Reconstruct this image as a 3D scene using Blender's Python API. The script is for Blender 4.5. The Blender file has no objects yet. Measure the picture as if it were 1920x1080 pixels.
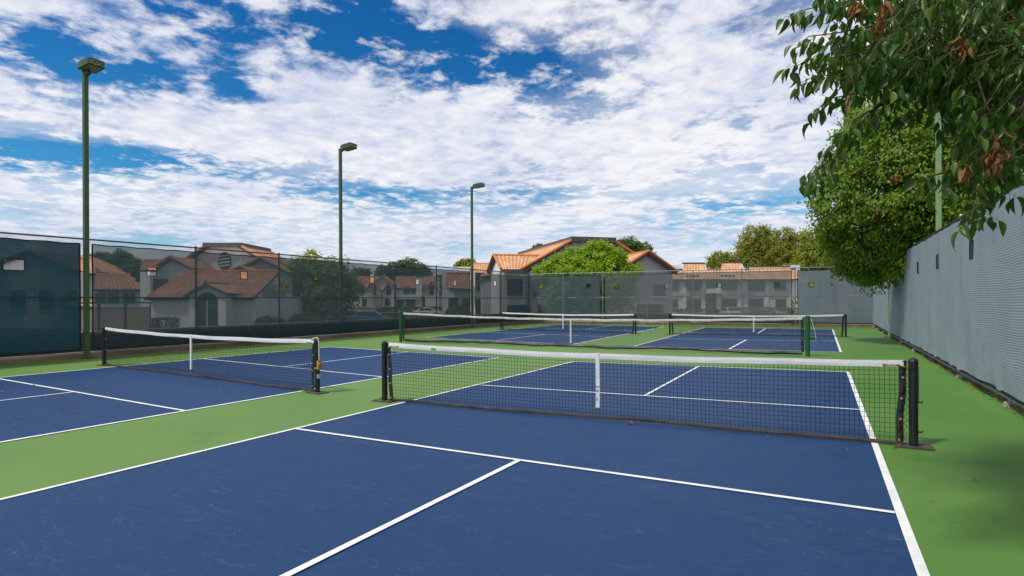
import bpy, bmesh, math, random
from mathutils import Vector, Matrix, noise
R = math.radians
rnd = random.Random(7)
S = bpy.context.scene
COL = S.collection
CAM = Vector((2.634, -7.124, 1.558)); YAW = 0.47137; ROLL = -0.00475; F = 1095.44
RT = Vector((math.cos(YAW), math.sin(YAW), 0)); FW = Vector((-math.sin(YAW), math.cos(YAW), 0))
GZ = -0.95                                   # the ground round the raised court pad

# ------------------------------------------------------------------ measuring helpers (photo pixel -> point in the place)
def U(px, v): return (px - 987.7) / F * v
def Z(px, py, v): return CAM.z + (562.1 - .00475 * (px - 987.7) - py) / F * v
def site(u, v, z=0): p = CAM + RT * u + FW * v; return Vector((p.x, p.y, z))
def at(px, py, v): return site(U(px, v), v, Z(px, py, v))
def at_y(px, py, Y):
    d = FW + RT * (px - 987.7) / F; v = (Y - CAM.y) / d.y
    return at(px, py, v)
def pix(p):
    d = p - CAM; v = d.dot(FW); u = d.dot(RT)
    if v < .05: return (9e9, 9e9)
    px = 987.7 + F * u / v
    return px, 562.1 - .00475 * (px - 987.7) - F * (p.z - CAM.z) / v

# ------------------------------------------------------------------ materials
def new_mat(name):
    m = bpy.data.materials.new(name); m.use_nodes = True
    nt = m.node_tree; b = nt.nodes['Principled BSDF']
    return m, nt, b
def N(nt, typ, **kw):
    n = nt.nodes.new(typ)
    for k, v in kw.items():
        if k in n.inputs: n.inputs[k].default_value = v
        else: setattr(n, k, v)
    return n
def math_n(nt, op, a, b=None, clamp=False):
    n = nt.nodes.new('ShaderNodeMath'); n.operation = op; n.use_clamp = clamp
    for i, x in enumerate((a, b)):
        if x is None: continue
        if isinstance(x, (int, float)): n.inputs[i].default_value = x
        else: nt.links.new(x, n.inputs[i])
    return n.outputs[0]
def rgb(c): return (c[0], c[1], c[2], 1)
def mixc(nt, f, a, b, mode='MIX'):
    n = nt.nodes.new('ShaderNodeMix'); n.data_type = 'RGBA'; n.blend_type = mode
    for i, x in ((0, f), (6, a), (7, b)):
        if isinstance(x, (int, float)): n.inputs[i].default_value = x
        elif isinstance(x, (tuple, list)): n.inputs[i].default_value = rgb(x)
        else: nt.links.new(x, n.inputs[i])
    return n.outputs[2]
def noise_n(nt, scale, detail=4, rough=.6, coord='Object', stretch=None, dist=0):
    tc = nt.nodes.new('ShaderNodeTexCoord'); out = tc.outputs[coord]
    if stretch:
        mp = nt.nodes.new('ShaderNodeMapping'); mp.inputs['Scale'].default_value = stretch
        nt.links.new(out, mp.inputs[0]); out = mp.outputs[0]
    n = N(nt, 'ShaderNodeTexNoise', Scale=scale, Detail=detail, Roughness=rough, Distortion=dist)
    nt.links.new(out, n.inputs['Vector']); return n.outputs[0]
def ramp(nt, f, lo, hi):
    n = nt.nodes.new('ShaderNodeMapRange'); n.inputs[1].default_value = lo; n.inputs[2].default_value = hi
    nt.links.new(f, n.inputs[0]); return n.outputs[0]
def mat(name, col, rough=.6, col2=None, scale=4, lo=.35, hi=.65, bump=0, bscale=60, spec=.3, metal=0, stretch=None, detail=5):
    m, nt, b = new_mat(name)
    b.inputs['Roughness'].default_value = rough; b.inputs['Metallic'].default_value = metal
    b.inputs['Specular IOR Level'].default_value = spec
    if col2:
        f = ramp(nt, noise_n(nt, scale, detail, .65, stretch=stretch), lo, hi)
        nt.links.new(mixc(nt, f, col, col2), b.inputs['Base Color'])
    else: b.inputs['Base Color'].default_value = rgb(col)
    if bump:
        bn = N(nt, 'ShaderNodeBump', Strength=bump, Distance=.02)
        nt.links.new(noise_n(nt, bscale, 4), bn.inputs['Height']); nt.links.new(bn.outputs[0], b.inputs['Normal'])
    return m
def court_mat(name, col, dust, dark, side_blend=False):
    """painted acrylic court: broad fading, roller streaks, dusty scuffs, dark stains"""
    m, nt, b = new_mat(name)
    big = ramp(nt, noise_n(nt, .35, 5, .6), .3, .7)
    if side_blend:                                    # more of the paler tone towards the left, less by the right fence
        sx = nt.nodes.new('ShaderNodeSeparateXYZ'); tx = nt.nodes.new('ShaderNodeTexCoord'); nt.links.new(tx.outputs['Object'], sx.inputs[0])
        c = mixc(nt, math_n(nt, 'ADD', math_n(nt, 'MULTIPLY', big, .35), math_n(nt, 'MULTIPLY', ramp(nt, sx.outputs[0], 3.6, -1.5), .38)), col, dust)
    else: c = mixc(nt, math_n(nt, 'MULTIPLY', big, .65), col, dust)
    st = ramp(nt, noise_n(nt, 1.1, 6, .7, stretch=(1, .16, 1)), .56, .78)
    c = mixc(nt, math_n(nt, 'MULTIPLY', st, .55), c, dust)
    sc = ramp(nt, noise_n(nt, 2.3, 8, .75, dist=1.2), .62, .74)
    c = mixc(nt, math_n(nt, 'MULTIPLY', sc, .30), c, dust)
    hair = ramp(nt, math_n(nt, 'ABSOLUTE', math_n(nt, 'SUBTRACT', noise_n(nt, 1.4, 6, .6, stretch=(1, 3.5, 1), dist=.8), .5)), .0035, .0)
    c = mixc(nt, math_n(nt, 'MULTIPLY', hair, .22), c, (.35, .38, .40))
    dk = ramp(nt, noise_n(nt, .9, 7, .7, dist=.6), .6, .8)
    c = mixc(nt, math_n(nt, 'MULTIPLY', dk, .7), c, dark)
    fine = ramp(nt, noise_n(nt, 170, 3, .6), .25, .75)
    c = mixc(nt, math_n(nt, 'MULTIPLY', fine, .22), c, dark)
    vo = N(nt, 'ShaderNodeTexVoronoi', Scale=2.6); tc = nt.nodes.new('ShaderNodeTexCoord'); nt.links.new(tc.outputs['Object'], vo.inputs['Vector'])
    sp = math_n(nt, 'LESS_THAN', vo.outputs['Distance'], .02)
    c = mixc(nt, math_n(nt, 'MULTIPLY', sp, .4), c, (.45, .42, .4))
    nt.links.new(c, b.inputs['Base Color'])
    rr = nt.nodes.new('ShaderNodeMapRange'); nt.links.new(big, rr.inputs[0]); rr.inputs[3].default_value = .5; rr.inputs[4].default_value = .68
    nt.links.new(rr.outputs[0], b.inputs['Roughness']); b.inputs['Specular IOR Level'].default_value = .22
    bn = N(nt, 'ShaderNodeBump', Strength=.25, Distance=.004); nt.links.new(noise_n(nt, 220, 3), bn.inputs['Height']); nt.links.new(bn.outputs[0], b.inputs['Normal'])
    return m
def screen_mat(name, col, col2, trans, back=0.34, ribs=False):
    """open-weave windscreen cloth: part of the light goes straight through"""
    m, nt, b = new_mat(name)
    f = ramp(nt, noise_n(nt, 1.4, 6, .65, stretch=(1, 1, .45)), .3, .7)
    wv = ramp(nt, noise_n(nt, 9, 4, .6, stretch=(1, 1, 3)), .3, .7)
    c = mixc(nt, math_n(nt, 'MULTIPLY', f, .9), col, col2); c = mixc(nt, math_n(nt, 'MULTIPLY', wv, .25), c, col2)
    if ribs:                                    # coarse knitted cloth: wavering horizontal ribs with dark gaps between
        tc = nt.nodes.new('ShaderNodeTexCoord'); sp = nt.nodes.new('ShaderNodeSeparateXYZ'); nt.links.new(tc.outputs['Object'], sp.inputs[0])
        wob = math_n(nt, 'ADD', math_n(nt, 'MULTIPLY', noise_n(nt, .9, 3, .5), .12), math_n(nt, 'MULTIPLY', noise_n(nt, 7, 2, .5), .008))
        ph = math_n(nt, 'SINE', math_n(nt, 'MULTIPLY', math_n(nt, 'ADD', sp.outputs[2], wob), 2 * math.pi / .036))
        rf = ramp(nt, ph, -.75, .35)
        c = mixc(nt, math_n(nt, 'MULTIPLY', math_n(nt, 'SUBTRACT', 1.0, rf), math_n(nt, 'ADD', math_n(nt, 'MULTIPLY', noise_n(nt, 2.2, 4, .7), .42), .02)), c, (.11, .145, .17))
        bn = N(nt, 'ShaderNodeBump', Strength=.22, Distance=.008); nt.links.new(ph, bn.inputs['Height']); nt.links.new(bn.outputs[0], b.inputs['Normal'])
    nt.links.new(c, b.inputs['Base Color']); b.inputs['Roughness'].default_value = .85; b.inputs['Specular IOR Level'].default_value = .15
    tl = nt.nodes.new('ShaderNodeBsdfTranslucent'); nt.links.new(c, tl.inputs[0])
    m1 = nt.nodes.new('ShaderNodeMixShader'); m1.inputs[0].default_value = back; nt.links.new(b.outputs[0], m1.inputs[1]); nt.links.new(tl.outputs[0], m1.inputs[2])
    tr = nt.nodes.new('ShaderNodeBsdfTransparent')
    m2 = nt.nodes.new('ShaderNodeMixShader')
    tv = math_n(nt, 'ADD', math_n(nt, 'MULTIPLY', f, -.06), trans + .03, clamp=True)
    nt.links.new(tv, m2.inputs[0]); nt.links.new(m1.outputs[0], m2.inputs[1]); nt.links.new(tr.outputs[0], m2.inputs[2])
    nt.links.new(m2.outputs[0], nt.nodes['Material Output'].inputs[0]); return m
def leaf_mat(name, a, b_, c_, transl=.35, rough=.5, spec=.3):
    m, nt, b = new_mat(name)
    g = nt.nodes.new('ShaderNodeNewGeometry'); r = g.outputs['Random Per Island']
    r2 = math_n(nt, 'FRACT', math_n(nt, 'MULTIPLY', r, 17.31))
    c = mixc(nt, r, a, b_); c = mixc(nt, math_n(nt, 'MULTIPLY', math_n(nt, 'POWER', r2, 3.0), .8), c, c_)
    nt.links.new(c, b.inputs['Base Color']); b.inputs['Roughness'].default_value = rough; b.inputs['Specular IOR Level'].default_value = spec
    tl = nt.nodes.new('ShaderNodeBsdfTranslucent')
    nt.links.new(mixc(nt, 1.0, c, (1.25, 1.3, .5), 'MULTIPLY'), tl.inputs[0])
    mx = nt.nodes.new('ShaderNodeMixShader'); mx.inputs[0].default_value = transl
    nt.links.new(b.outputs[0], mx.inputs[1]); nt.links.new(tl.outputs[0], mx.inputs[2])
    nt.links.new(mx.outputs[0], nt.nodes['Material Output'].inputs[0]); return m
def tile_mat(name, cols):
    m, nt, b = new_mat(name)
    uv = nt.nodes.new('ShaderNodeUVMap'); fl = nt.nodes.new('ShaderNodeVectorMath'); fl.operation = 'FLOOR'
    nt.links.new(uv.outputs[0], fl.inputs[0]); wn = nt.nodes.new('ShaderNodeTexWhiteNoise'); wn.noise_dimensions = '2D'; nt.links.new(fl.outputs[0], wn.inputs['Vector'])
    c = mixc(nt, wn.outputs[0], cols[0], cols[1])
    f = ramp(nt, noise_n(nt, .9, 5), .4, .75); c = mixc(nt, math_n(nt, 'MULTIPLY', f, .6), c, cols[2])
    nt.links.new(c, b.inputs['Base Color']); b.inputs['Roughness'].default_value = .8; return m

M = {}
M['green'] = court_mat('green_acrylic', (.066, .186, .026), (.182, .282, .078), (.042, .11, .02), True)
M['blue'] = court_mat('blue_acrylic', (.0070, .040, .122), (.020, .059, .154), (.004, .022, .066))
M['line'] = mat('white_line_paint', (.80, .80, .78), .65, (.52, .54, .56), 5, lo=.45, hi=.8, bump=.1, bscale=160, detail=9)
M['asphalt'] = mat('asphalt', (.05, .05, .052), .9, (.075, .073, .07), 1.5, bump=.3, bscale=120)
M['dirt'] = mat('dry_ground', (.20, .16, .11), .95, (.10, .12, .05), .25, bump=.3, bscale=20)
M['kerb'] = mat('brown_kerb', (.26, .18, .11), .9, (.12, .08, .05), 3, bump=.4, bscale=40, stretch=(1, .3, 2))
M['block'] = mat('tan_block', (.36, .28, .20), .9, (.26, .20, .14), 2.5, bump=.3, bscale=50)
M['cap'] = mat('block_cap', (.5, .43, .37), .85, (.42, .36, .3), 4)
M['galv'] = mat('galvanised', (.42, .44, .45), .45, (.28, .3, .31), 9, metal=.7)
M['rail_green'] = mat('dark_green_rail', (.03, .06, .05), .5, (.05, .085, .07), 7, spec=.4)
M['link'] = mat('chain_wire', (.05, .075, .07), .5, (.09, .11, .10), 20, metal=.3)
M['link_pale'] = mat('chain_wire_pale', (.20, .25, .27), .6, (.28, .33, .36), 20, metal=.1)
M['hem'] = mat('black_hem', (.008, .012, .014), .8)
M['teal'] = screen_mat('teal_screen', (.012, .058, .082), (.022, .088, .116), .026)
M['dark'] = screen_mat('dark_screen', (.044, .084, .102), (.056, .100, .118), .265)
M['skirt'] = screen_mat('screen_skirt', (.007, .030, .036), (.011, .040, .046), .10)
M['greyA'] = screen_mat('slate_screen', (.10, .145, .17), (.125, .175, .20), .24)
M['greyB'] = screen_mat('grey_screen', (.165, .188, .19), (.20, .224, .226), .33)
M['pale'] = screen_mat('pale_screen', (.275, .33, .36), (.345, .40, .43), .03, .12, True)
M['pale2'] = screen_mat('pale_screen_weathered', (.21, .27, .31), (.30, .36, .40), .08)
M['pole'] = mat('olive_paint', (.055, .112, .036), .5, (.036, .085, .032), 3, spec=.4)
M['pole_pale'] = mat('pale_green_paint', (.20, .31, .15), .5, (.16, .26, .12), 3, spec=.4)
M['lens'] = mat('lamp_lens', (.09, .085, .075), .3, (.2, .19, .17), 12, spec=.6)
M['dropping'] = mat('white_streak', (.7, .7, .66), .9)
M['black'] = mat('black_powder_coat', (.008, .009, .010), .42, (.016, .017, .018), 12, spec=.45)
M['vinyl'] = mat('black_vinyl', (.010, .010, .011), .35, (.022, .022, .023), 14, bump=.5, bscale=25, spec=.5)
M['cord'] = mat('net_cord', (.009, .010, .010), .8)
M['band'] = mat('white_vinyl', (.78, .77, .79), .55, (.62, .61, .64), 5, bump=.35, bscale=14, stretch=(.4, 1, 3))
M['band_old'] = mat('worn_canvas', (.62, .60, .57), .8, (.40, .38, .35), 7, bump=.4, bscale=30)
M['bottom'] = mat('dusty_hem', (.085, .07, .06), .85, (.03, .028, .027), 5, stretch=(.5, 1, 1))
M['plate'] = mat('rusty_plate', (.10, .085, .08), .8, (.05, .04, .036), 9, bump=.3, bscale=40)
M['brass'] = mat('brass', (.62, .46, .16), .4, metal=.8)
M['steel'] = mat('dull_steel', (.35, .34, .33), .45, (.2, .15, .12), 12, metal=.7)
M['netgreen'] = mat('bright_green_paint', (.008, .105, .028), .4, (.006, .075, .02), 6, spec=.5)
M['yellow'] = mat('yellow_strap', (.46, .27, .02), .75, (.30, .18, .03), 14)
M['rope'] = mat('white_rope', (.62, .60, .55), .9)
M['tagblue'] = mat('blue_mark', (.05, .17, .38), .6); M['taggreen'] = mat('green_mark', (.10, .38, .22), .6); M['taggrey'] = mat('grey_mark', (.4, .44, .46), .6)
M['bark'] = mat('grey_brown_bark', (.10, .075, .055), .9, (.05, .038, .03), 12, bump=.6, bscale=30, stretch=(1, 1, .3))
M['twig'] = mat('twig_bark', (.085, .06, .045), .8, (.13, .10, .06), 30)
M['petiole'] = mat('yellow_green_stem', (.16, .17, .04), .6)
M['stucco'] = mat('grey_stucco', (.84, .82, .79), .9, (.77, .75, .72), 2, bump=.25, bscale=40)
M['stucco_w'] = mat('pale_stucco', (.80, .77, .72), .9, (.72, .69, .64), 2, bump=.25, bscale=40)
M['stucco_p'] = mat('pink_grey_stucco', (.58, .53, .51), .9, (.5, .46, .44), 2, bump=.25, bscale=40)
M['slate'] = mat('violet_grey_stucco', (.46, .44, .45), .9, (.41, .39, .40), 2, bump=.25, bscale=40)
M['trim'] = mat('dark_grey_trim', (.085, .085, .09), .7, (.11, .11, .115), 3)
M['trim_w'] = mat('white_trim', (.7, .7, .68), .7)
M['glass'] = mat('window_glass', (.03, .04, .045), .08, (.06, .07, .075), 1.5, spec=.7)
M['door'] = mat('teal_door_paint', (.05, .075, .08), .5)
M['tile'] = tile_mat('clay_tile', ((.60, .30, .145), (.72, .44, .24), (.44, .23, .12)))
M['tile_d'] = tile_mat('brown_clay_tile', ((.42, .19, .11), (.58, .31, .19), (.28, .13, .085)))
M['ridge'] = mat('ridge_tile', (.60, .22, .075), .8, (.40, .16, .07), 5)
M['tyre'] = mat('tyre_rubber', (.012, .012, .012), .85)
M['rim'] = mat('alloy_rim', (.4, .4, .41), .35, metal=.8)
M['carglass'] = mat('car_glass', (.015, .02, .022), .06, spec=.8)
M['lampred'] = mat('red_lamp', (.35, .02, .015), .25, spec=.6); M['lampclear'] = mat('clear_lamp', (.7, .7, .7), .15, spec=.7)
for k, c in dict(silver=(.42, .44, .46), charcoal=(.05, .055, .06), white=(.72, .72, .71), bluecar=(.07, .16, .27), beige=(.45, .40, .32)).items():
    M[k] = mat('car_paint_' + k, c, .25, spec=.6)
M['leaf_hero'] = leaf_mat('pear_leaf', (.030, .092, .011), (.052, .130, .016), (.13, .21, .024), .45, .36, .4)
M['leaf_tree'] = leaf_mat('sunlit_leaf', (.112, .228, .019), (.170, .300, .027), (.33, .38, .055), .45, .4, .35)
M['leaf_lime'] = leaf_mat('lime_leaf', (.26, .41, .020), (.36, .48, .032), (.15, .28, .02), .48, .5, .25)
M['leaf_dark'] = leaf_mat('dark_leaf', (.085, .135, .028), (.12, .17, .035), (.17, .2, .04), .4)
M['leaf_pine'] = leaf_mat('pine_needle', (.27, .30, .040), (.36, .36, .05), (.14, .17, .03), .45)
M['leaf_olive'] = leaf_mat('yellow_green_leaf', (.24, .285, .026), (.31, .33, .038), (.14, .19, .026), .45)
M['leaf_red'] = leaf_mat('red_leaf', (.28, .045, .018), (.40, .09, .02), (.20, .05, .02), .3)
M['leaf_dead'] = leaf_mat('dry_brown_leaf', (.22, .10, .038), (.36, .19, .085), (.10, .045, .022), .22, .75, .12)
M['frond'] = leaf_mat('palm_frond', (.10, .15, .035), (.15, .19, .045), (.20, .20, .06), .3)
M['thatch'] = leaf_mat('dry_palm_thatch', (.15, .10, .062), (.22, .15, .095), (.08, .055, .04), .1, .9, .1)
M['foot'] = mat('concrete_footing', (.34, .33, .31), .9, (.24, .23, .21), 8, bump=.4, bscale=40)

# ------------------------------------------------------------------ mesh helpers
class MB:
    def __init__(s): s.v = []; s.f = []; s.uv = None
    def add(s, vs, fs):
        o = len(s.v); s.v += [tuple(v) for v in vs]; s.f += [tuple(i + o for i in f) for f in fs]; return s
    def box(s, x0, x1, y0, y1, z0, z1):
        return s.add([(x0, y0, z0), (x1, y0, z0), (x1, y1, z0), (x0, y1, z0), (x0, y0, z1), (x1, y0, z1), (x1, y1, z1), (x0, y1, z1)],
                     [(0, 3, 2, 1), (4, 5, 6, 7), (0, 1, 5, 4), (1, 2, 6, 5), (2, 3, 7, 6), (3, 0, 4, 7)])
    def bar(s, a, b, w, h=None, up=(0, 0, 1)):
        a = Vector(a); b = Vector(b); h = w if h is None else h; d = (b - a).normalized(); up = Vector(up)
        if abs(d.dot(up)) > .98: up = Vector((0, 1, 0))
        x = d.cross(up).normalized() * w / 2; y = x.cross(d).normalized() * h / 2
        return s.add([a - x - y, a + x - y, a + x + y, a - x + y, b - x - y, b + x - y, b + x + y, b - x + y],
                     [(0, 3, 2, 1), (4, 5, 6, 7), (0, 1, 5, 4), (1, 2, 6, 5), (2, 3, 7, 6), (3, 0, 4, 7)])
    def tube(s, pts, rad, n=8, cap=True):
        pts = [Vector(p) for p in pts]; o = len(s.v); k = len(pts)
        prev = None
        for i, p in enumerate(pts):
            r = rad[i] if isinstance(rad, (list, tuple)) else rad
            d = (pts[min(i + 1, k - 1)] - pts[max(i - 1, 0)]).normalized()
            if prev is None:
                a = Vector((0, 0, 1)) if abs(d.z) < .9 else Vector((1, 0, 0)); x = d.cross(a).normalized()
            else:
                x = (prev - d * prev.dot(d)).normalized()
            prev = x; y = d.cross(x)
            for j in range(n):
                t = 2 * math.pi * j / n; s.v.append(tuple(p + x * math.cos(t) * r + y * math.sin(t) * r))
        for i in range(k - 1):
            for j in range(n):
                s.f.append((o + i * n + j, o + i * n + (j + 1) % n, o + (i + 1) * n + (j + 1) % n, o + (i + 1) * n + j))
        if cap:
            s.f.append(tuple(o + j for j in reversed(range(n)))); s.f.append(tuple(o + (k - 1) * n + j for j in range(n)))
        return s
    def poly(s, pts, d):
        """prism: outline pts pushed along vector d"""
        pts = [Vector(p) for p in pts]; d = Vector(d); n = len(pts)
        return s.add(pts + [p + d for p in pts], [tuple(reversed(range(n))), tuple(range(n, 2 * n))] + [(i, (i + 1) % n, (i + 1) % n + n, i + n) for i in range(n)])
    def ball(s, c, r, n=8, sz=1):
        c = Vector(c); pts = [c + Vector((0, 0, r * sz * math.sin(R(-88 + 176 * i / n)))) for i in range(n + 1)]
        return s.tube(pts, [r * math.cos(R(-88 + 176 * i / n)) for i in range(n + 1)], n + 2)
    def build(s, name, m, parent=None, loc=None, rz=0, smooth=False):
        me = bpy.data.meshes.new(name); me.from_pydata(s.v, [], s.f)
        if s.uv:
            l = me.uv_layers.new(name='UVMap')
            for i, lp in enumerate(me.loops): l.data[i].uv = s.uv[lp.vertex_index]
        me.materials.append(M[m] if isinstance(m, str) else m)
        if smooth:
            for p in me.polygons: p.use_smooth = True
        o = bpy.data.objects.new(name, me); COL.objects.link(o)
        if parent: o.parent = parent
        if loc is not None: o.location = loc
        if rz: o.rotation_euler.z = rz
        return o
def tag(o, label, cat, group=None, kind=None):
    if label: o['label'] = label
    if cat: o['category'] = cat
    if group: o['group'] = group
    if kind: o['kind'] = kind
    return o
def structure(o): o['kind'] = 'structure'; return o
def thing(name, label, cat, loc=(0, 0, 0), rz=0, group=None):
    o = bpy.data.objects.new(name, None); COL.objects.link(o); o.location = loc; o.rotation_euler.z = rz; o.empty_display_size = .2
    return tag(o, label, cat, group)
def copy_tree(o, parent=None):
    c = o.copy(); COL.objects.link(c); c.parent = parent
    for ch in list(o.children): copy_tree(ch, c)
    return c

# ================================================================== camera, light, sky
cam = bpy.data.cameras.new('camera'); co = bpy.data.objects.new('camera', cam); COL.objects.link(co)
cam.sensor_width = 36; cam.lens = F / 1920 * 36; cam.shift_x = -27.73 / 1920; cam.shift_y = 22.1 / 1920
cam.clip_end = 5000; cam.clip_start = .05
co.matrix_world = Matrix.Translation(CAM) @ Matrix.Rotation(YAW, 4, 'Z') @ Matrix.Rotation(R(90), 4, 'X') @ Matrix.Rotation(ROLL, 4, 'Z')
S.camera = co
SUN = Vector((-.30, -.48, .82)).normalized()
sl = bpy.data.lights.new('sun', 'SUN'); sl.energy = 3.2; sl.angle = R(5.0); sl.color = (1, .95, .87)
so = bpy.data.objects.new('sun', sl); COL.objects.link(so); so.rotation_euler = (-SUN).to_track_quat('-Z', 'Y').to_euler(); so.location = (-20, -20, 60)
S.view_settings.view_transform = 'Standard'; S.view_settings.look = 'None'; S.view_settings.exposure = 0; S.view_settings.gamma = 1
S.cycles.transparent_max_bounces = 24; S.cycles.max_bounces = 8

w = bpy.data.worlds.new('World'); S.world = w; w.use_nodes = True; nt = w.node_tree
bg = nt.nodes['Background']; bg.inputs[1].default_value = .1
sky = nt.nodes.new('ShaderNodeTexSky'); sky.sky_type = 'NISHITA'; sky.sun_disc = False
sky.sun_elevation = math.asin(SUN.z); sky.sun_rotation = math.atan2(SUN.x, SUN.y); sky.air_density = 1.0; sky.dust_density = .4; sky.ozone_density = 2.5
hs = N(nt, 'ShaderNodeHueSaturation', Saturation=1.32, Value=1.0); nt.links.new(sky.outputs[0], hs.inputs['Color'])
tc = nt.nodes.new('ShaderNodeTexCoord'); D = tc.outputs['Generated']
sep = nt.nodes.new('ShaderNodeSeparateXYZ'); nt.links.new(D, sep.inputs[0])
zc = math_n(nt, 'MAXIMUM', sep.outputs[2], 0.0)
den = math_n(nt, 'ADD', zc, .075)
cmb = nt.nodes.new('ShaderNodeCombineXYZ')
nt.links.new(math_n(nt, 'DIVIDE', sep.outputs[0], den), cmb.inputs[0]); nt.links.new(math_n(nt, 'DIVIDE', sep.outputs[1], den), cmb.inputs[1])
P = cmb.outputs[0]                                             # a flat cloud deck seen in perspective
az = math_n(nt, 'ARCTAN2', sep.outputs[0], sep.outputs[1]); el = math_n(nt, 'ARCSINE', sep.outputs[2])
def sky_noise(scale, detail, rough, dist=0, off=(0, 0, 0), sc=(1, 1, 1)):
    mp = nt.nodes.new('ShaderNodeMapping'); mp.inputs['Location'].default_value = off; mp.inputs['Scale'].default_value = sc; mp.inputs['Rotation'].default_value = (0, 0, YAW); nt.links.new(P, mp.inputs[0])
    n = N(nt, 'ShaderNodeTexNoise', Scale=scale, Detail=detail, Roughness=rough, Distortion=dist); nt.links.new(mp.outputs[0], n.inputs['Vector']); return n.outputs[0]
n1 = sky_noise(1.15, 9, .62, .35, (3.1, 7.7, 0)); n2 = sky_noise(6.5, 7, .62, .2, (1.3, 2.2, 0)); n3 = sky_noise(.8, 4, .5, 0, (9, 4, 0)); n4 = sky_noise(17, 6, .6, .3, (4, 1, 0))
dens = math_n(nt, 'ADD', math_n(nt, 'ADD', math_n(nt, 'MULTIPLY', n1, .62), math_n(nt, 'MULTIPLY', n2, .34)), math_n(nt, 'ADD', math_n(nt, 'MULTIPLY', n4, .14), -.03))
cover = None
# openings in the cloud deck: photo position, size, depth
for px, py, sx, sy, a in ((880, 112, 150, 42, .20), (690, 30, 90, 50, .15), (390, 40, 120, 50, .16), (620, 60, 90, 50, .12), (70, 85, 95, 36, .16), (250, 138, 60, 20, .14), (430, 165, 70, 34, .13),
                          (60, 290, 120, 20, .16), (300, 298, 150, 19, .15), (690, 366, 150, 22, .13), (1060, 150, 110, 50, .10), (1405, 200, 60, 14, .10), (1420, 390, 190, 26, .10), (980, 365, 110, 14, .08),
                          (1200, 270, 60, 14, .07), (880, 10, 200, 22, -.05), (950, 60, 120, 50, -.06), (560, 180, 140, 60, -.06), (1250, 90, 150, 70, -.05), (1000, 250, 420, 80, -.05), (620, 260, 300, 40, -.05)):
    d = FW + RT * (px - 987.7) / F; d.z = (562.1 - py) / F; d.normalize()
    a0 = math.atan2(d.x, d.y); e0 = math.asin(d.z); k = math.cos(a0)
    gx = math_n(nt, 'DIVIDE', math_n(nt, 'SUBTRACT', az, a0), sx / F * .92); gy = math_n(nt, 'DIVIDE', math_n(nt, 'SUBTRACT', el, e0), sy / F)
    q = math_n(nt, 'ADD', math_n(nt, 'MULTIPLY', gx, gx), math_n(nt, 'MULTIPLY', gy, gy))
    g = math_n(nt, 'MULTIPLY', math_n(nt, 'EXPONENT', math_n(nt, 'MULTIPLY', q, -.8)), a)
    cover = g if cover is None else math_n(nt, 'ADD', cover, g)
cover = math_n(nt, 'MULTIPLY', cover, math_n(nt, 'ADD', math_n(nt, 'MULTIPLY', ramp(nt, n2, .62, .38), .65), .50))
dens = math_n(nt, 'SUBTRACT', dens, cover)
cl = nt.nodes.new('ShaderNodeMapRange'); cl.interpolation_type = 'SMOOTHSTEP'; cl.inputs[1].default_value = .38; cl.inputs[2].default_value = .54; nt.links.new(dens, cl.inputs[0])
shade = ramp(nt, math_n(nt, 'ADD', math_n(nt, 'MULTIPLY', n3, .4), math_n(nt, 'ADD', math_n(nt, 'MULTIPLY', n2, .46), math_n(nt, 'MULTIPLY', n4, .14))), .40, .585)
ccol = mixc(nt, shade, (6.0, 6.6, 8.4), (9.8, 9.7, 9.8))
hz_f = ramp(nt, el, .20, .0)
ccol = mixc(nt, math_n(nt, 'MULTIPLY', hz_f, .5), ccol, (6.2, 6.7, 8.4))
low = ramp(nt, el, .36, .03)
veil = math_n(nt, 'MULTIPLY', ramp(nt, math_n(nt, 'ADD', math_n(nt, 'SUBTRACT', math_n(nt, 'ADD', math_n(nt, 'MULTIPLY', n3, .5), math_n(nt, 'MULTIPLY', n1, .5)), math_n(nt, 'MULTIPLY', cover, 2.2)), math_n(nt, 'MULTIPLY', low, .12)), .30, .58), math_n(nt, 'ADD', math_n(nt, 'MULTIPLY', low, .45), .42))
fac = math_n(nt, 'MAXIMUM', math_n(nt, 'MULTIPLY', cl.outputs[0], .94), veil)
blue_deep = mixc(nt, 1.0, hs.outputs[0], mixc(nt, ramp(nt, el, .12, .42), (.44, .98, 1.10), (.22, .80, 1.04)), 'MULTIPLY')
nt.links.new(mixc(nt, fac, blue_deep, ccol), bg.inputs[0])

# ================================================================== ground and courts
gm = MB(); n = 40
for i in range(n + 1):
    for j in range(n + 1): gm.v.append(((i / n - .5) * 3600, (j / n - .5) * 3600, GZ - .004))
for i in range(n):
    for j in range(n): gm.f.append((i * (n + 1) + j, (i + 1) * (n + 1) + j, (i + 1) * (n + 1) + j + 1, i * (n + 1) + j + 1))
structure(gm.build('ground', 'dirt'))
pk = [site(-75, 14, GZ), site(-14, 38, GZ), site(34, 36.5, GZ), site(60, 80, GZ), site(-20, 112, GZ), site(-95, 100, GZ)]
structure(MB().poly([p - Vector((0, 0, .002)) for p in pk], (0, 0, .003)).build('parking_lot', 'asphalt'))
XL = lambda y: -15.95 + .9 * (y + 11) / 38.9
YB = lambda x: 27.9 + (x + 15.05) * 1.1 / 20.05
pad = [(XL(-15) - .28, -15), (5.5, -15), (5.5, YB(5.5) + .3), (XL(28) - .28, YB(-15.3) + .3)]
structure(MB().poly([(x, y, GZ) for x, y in pad], (0, 0, -GZ)).build('court_surface', 'green'))

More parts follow.
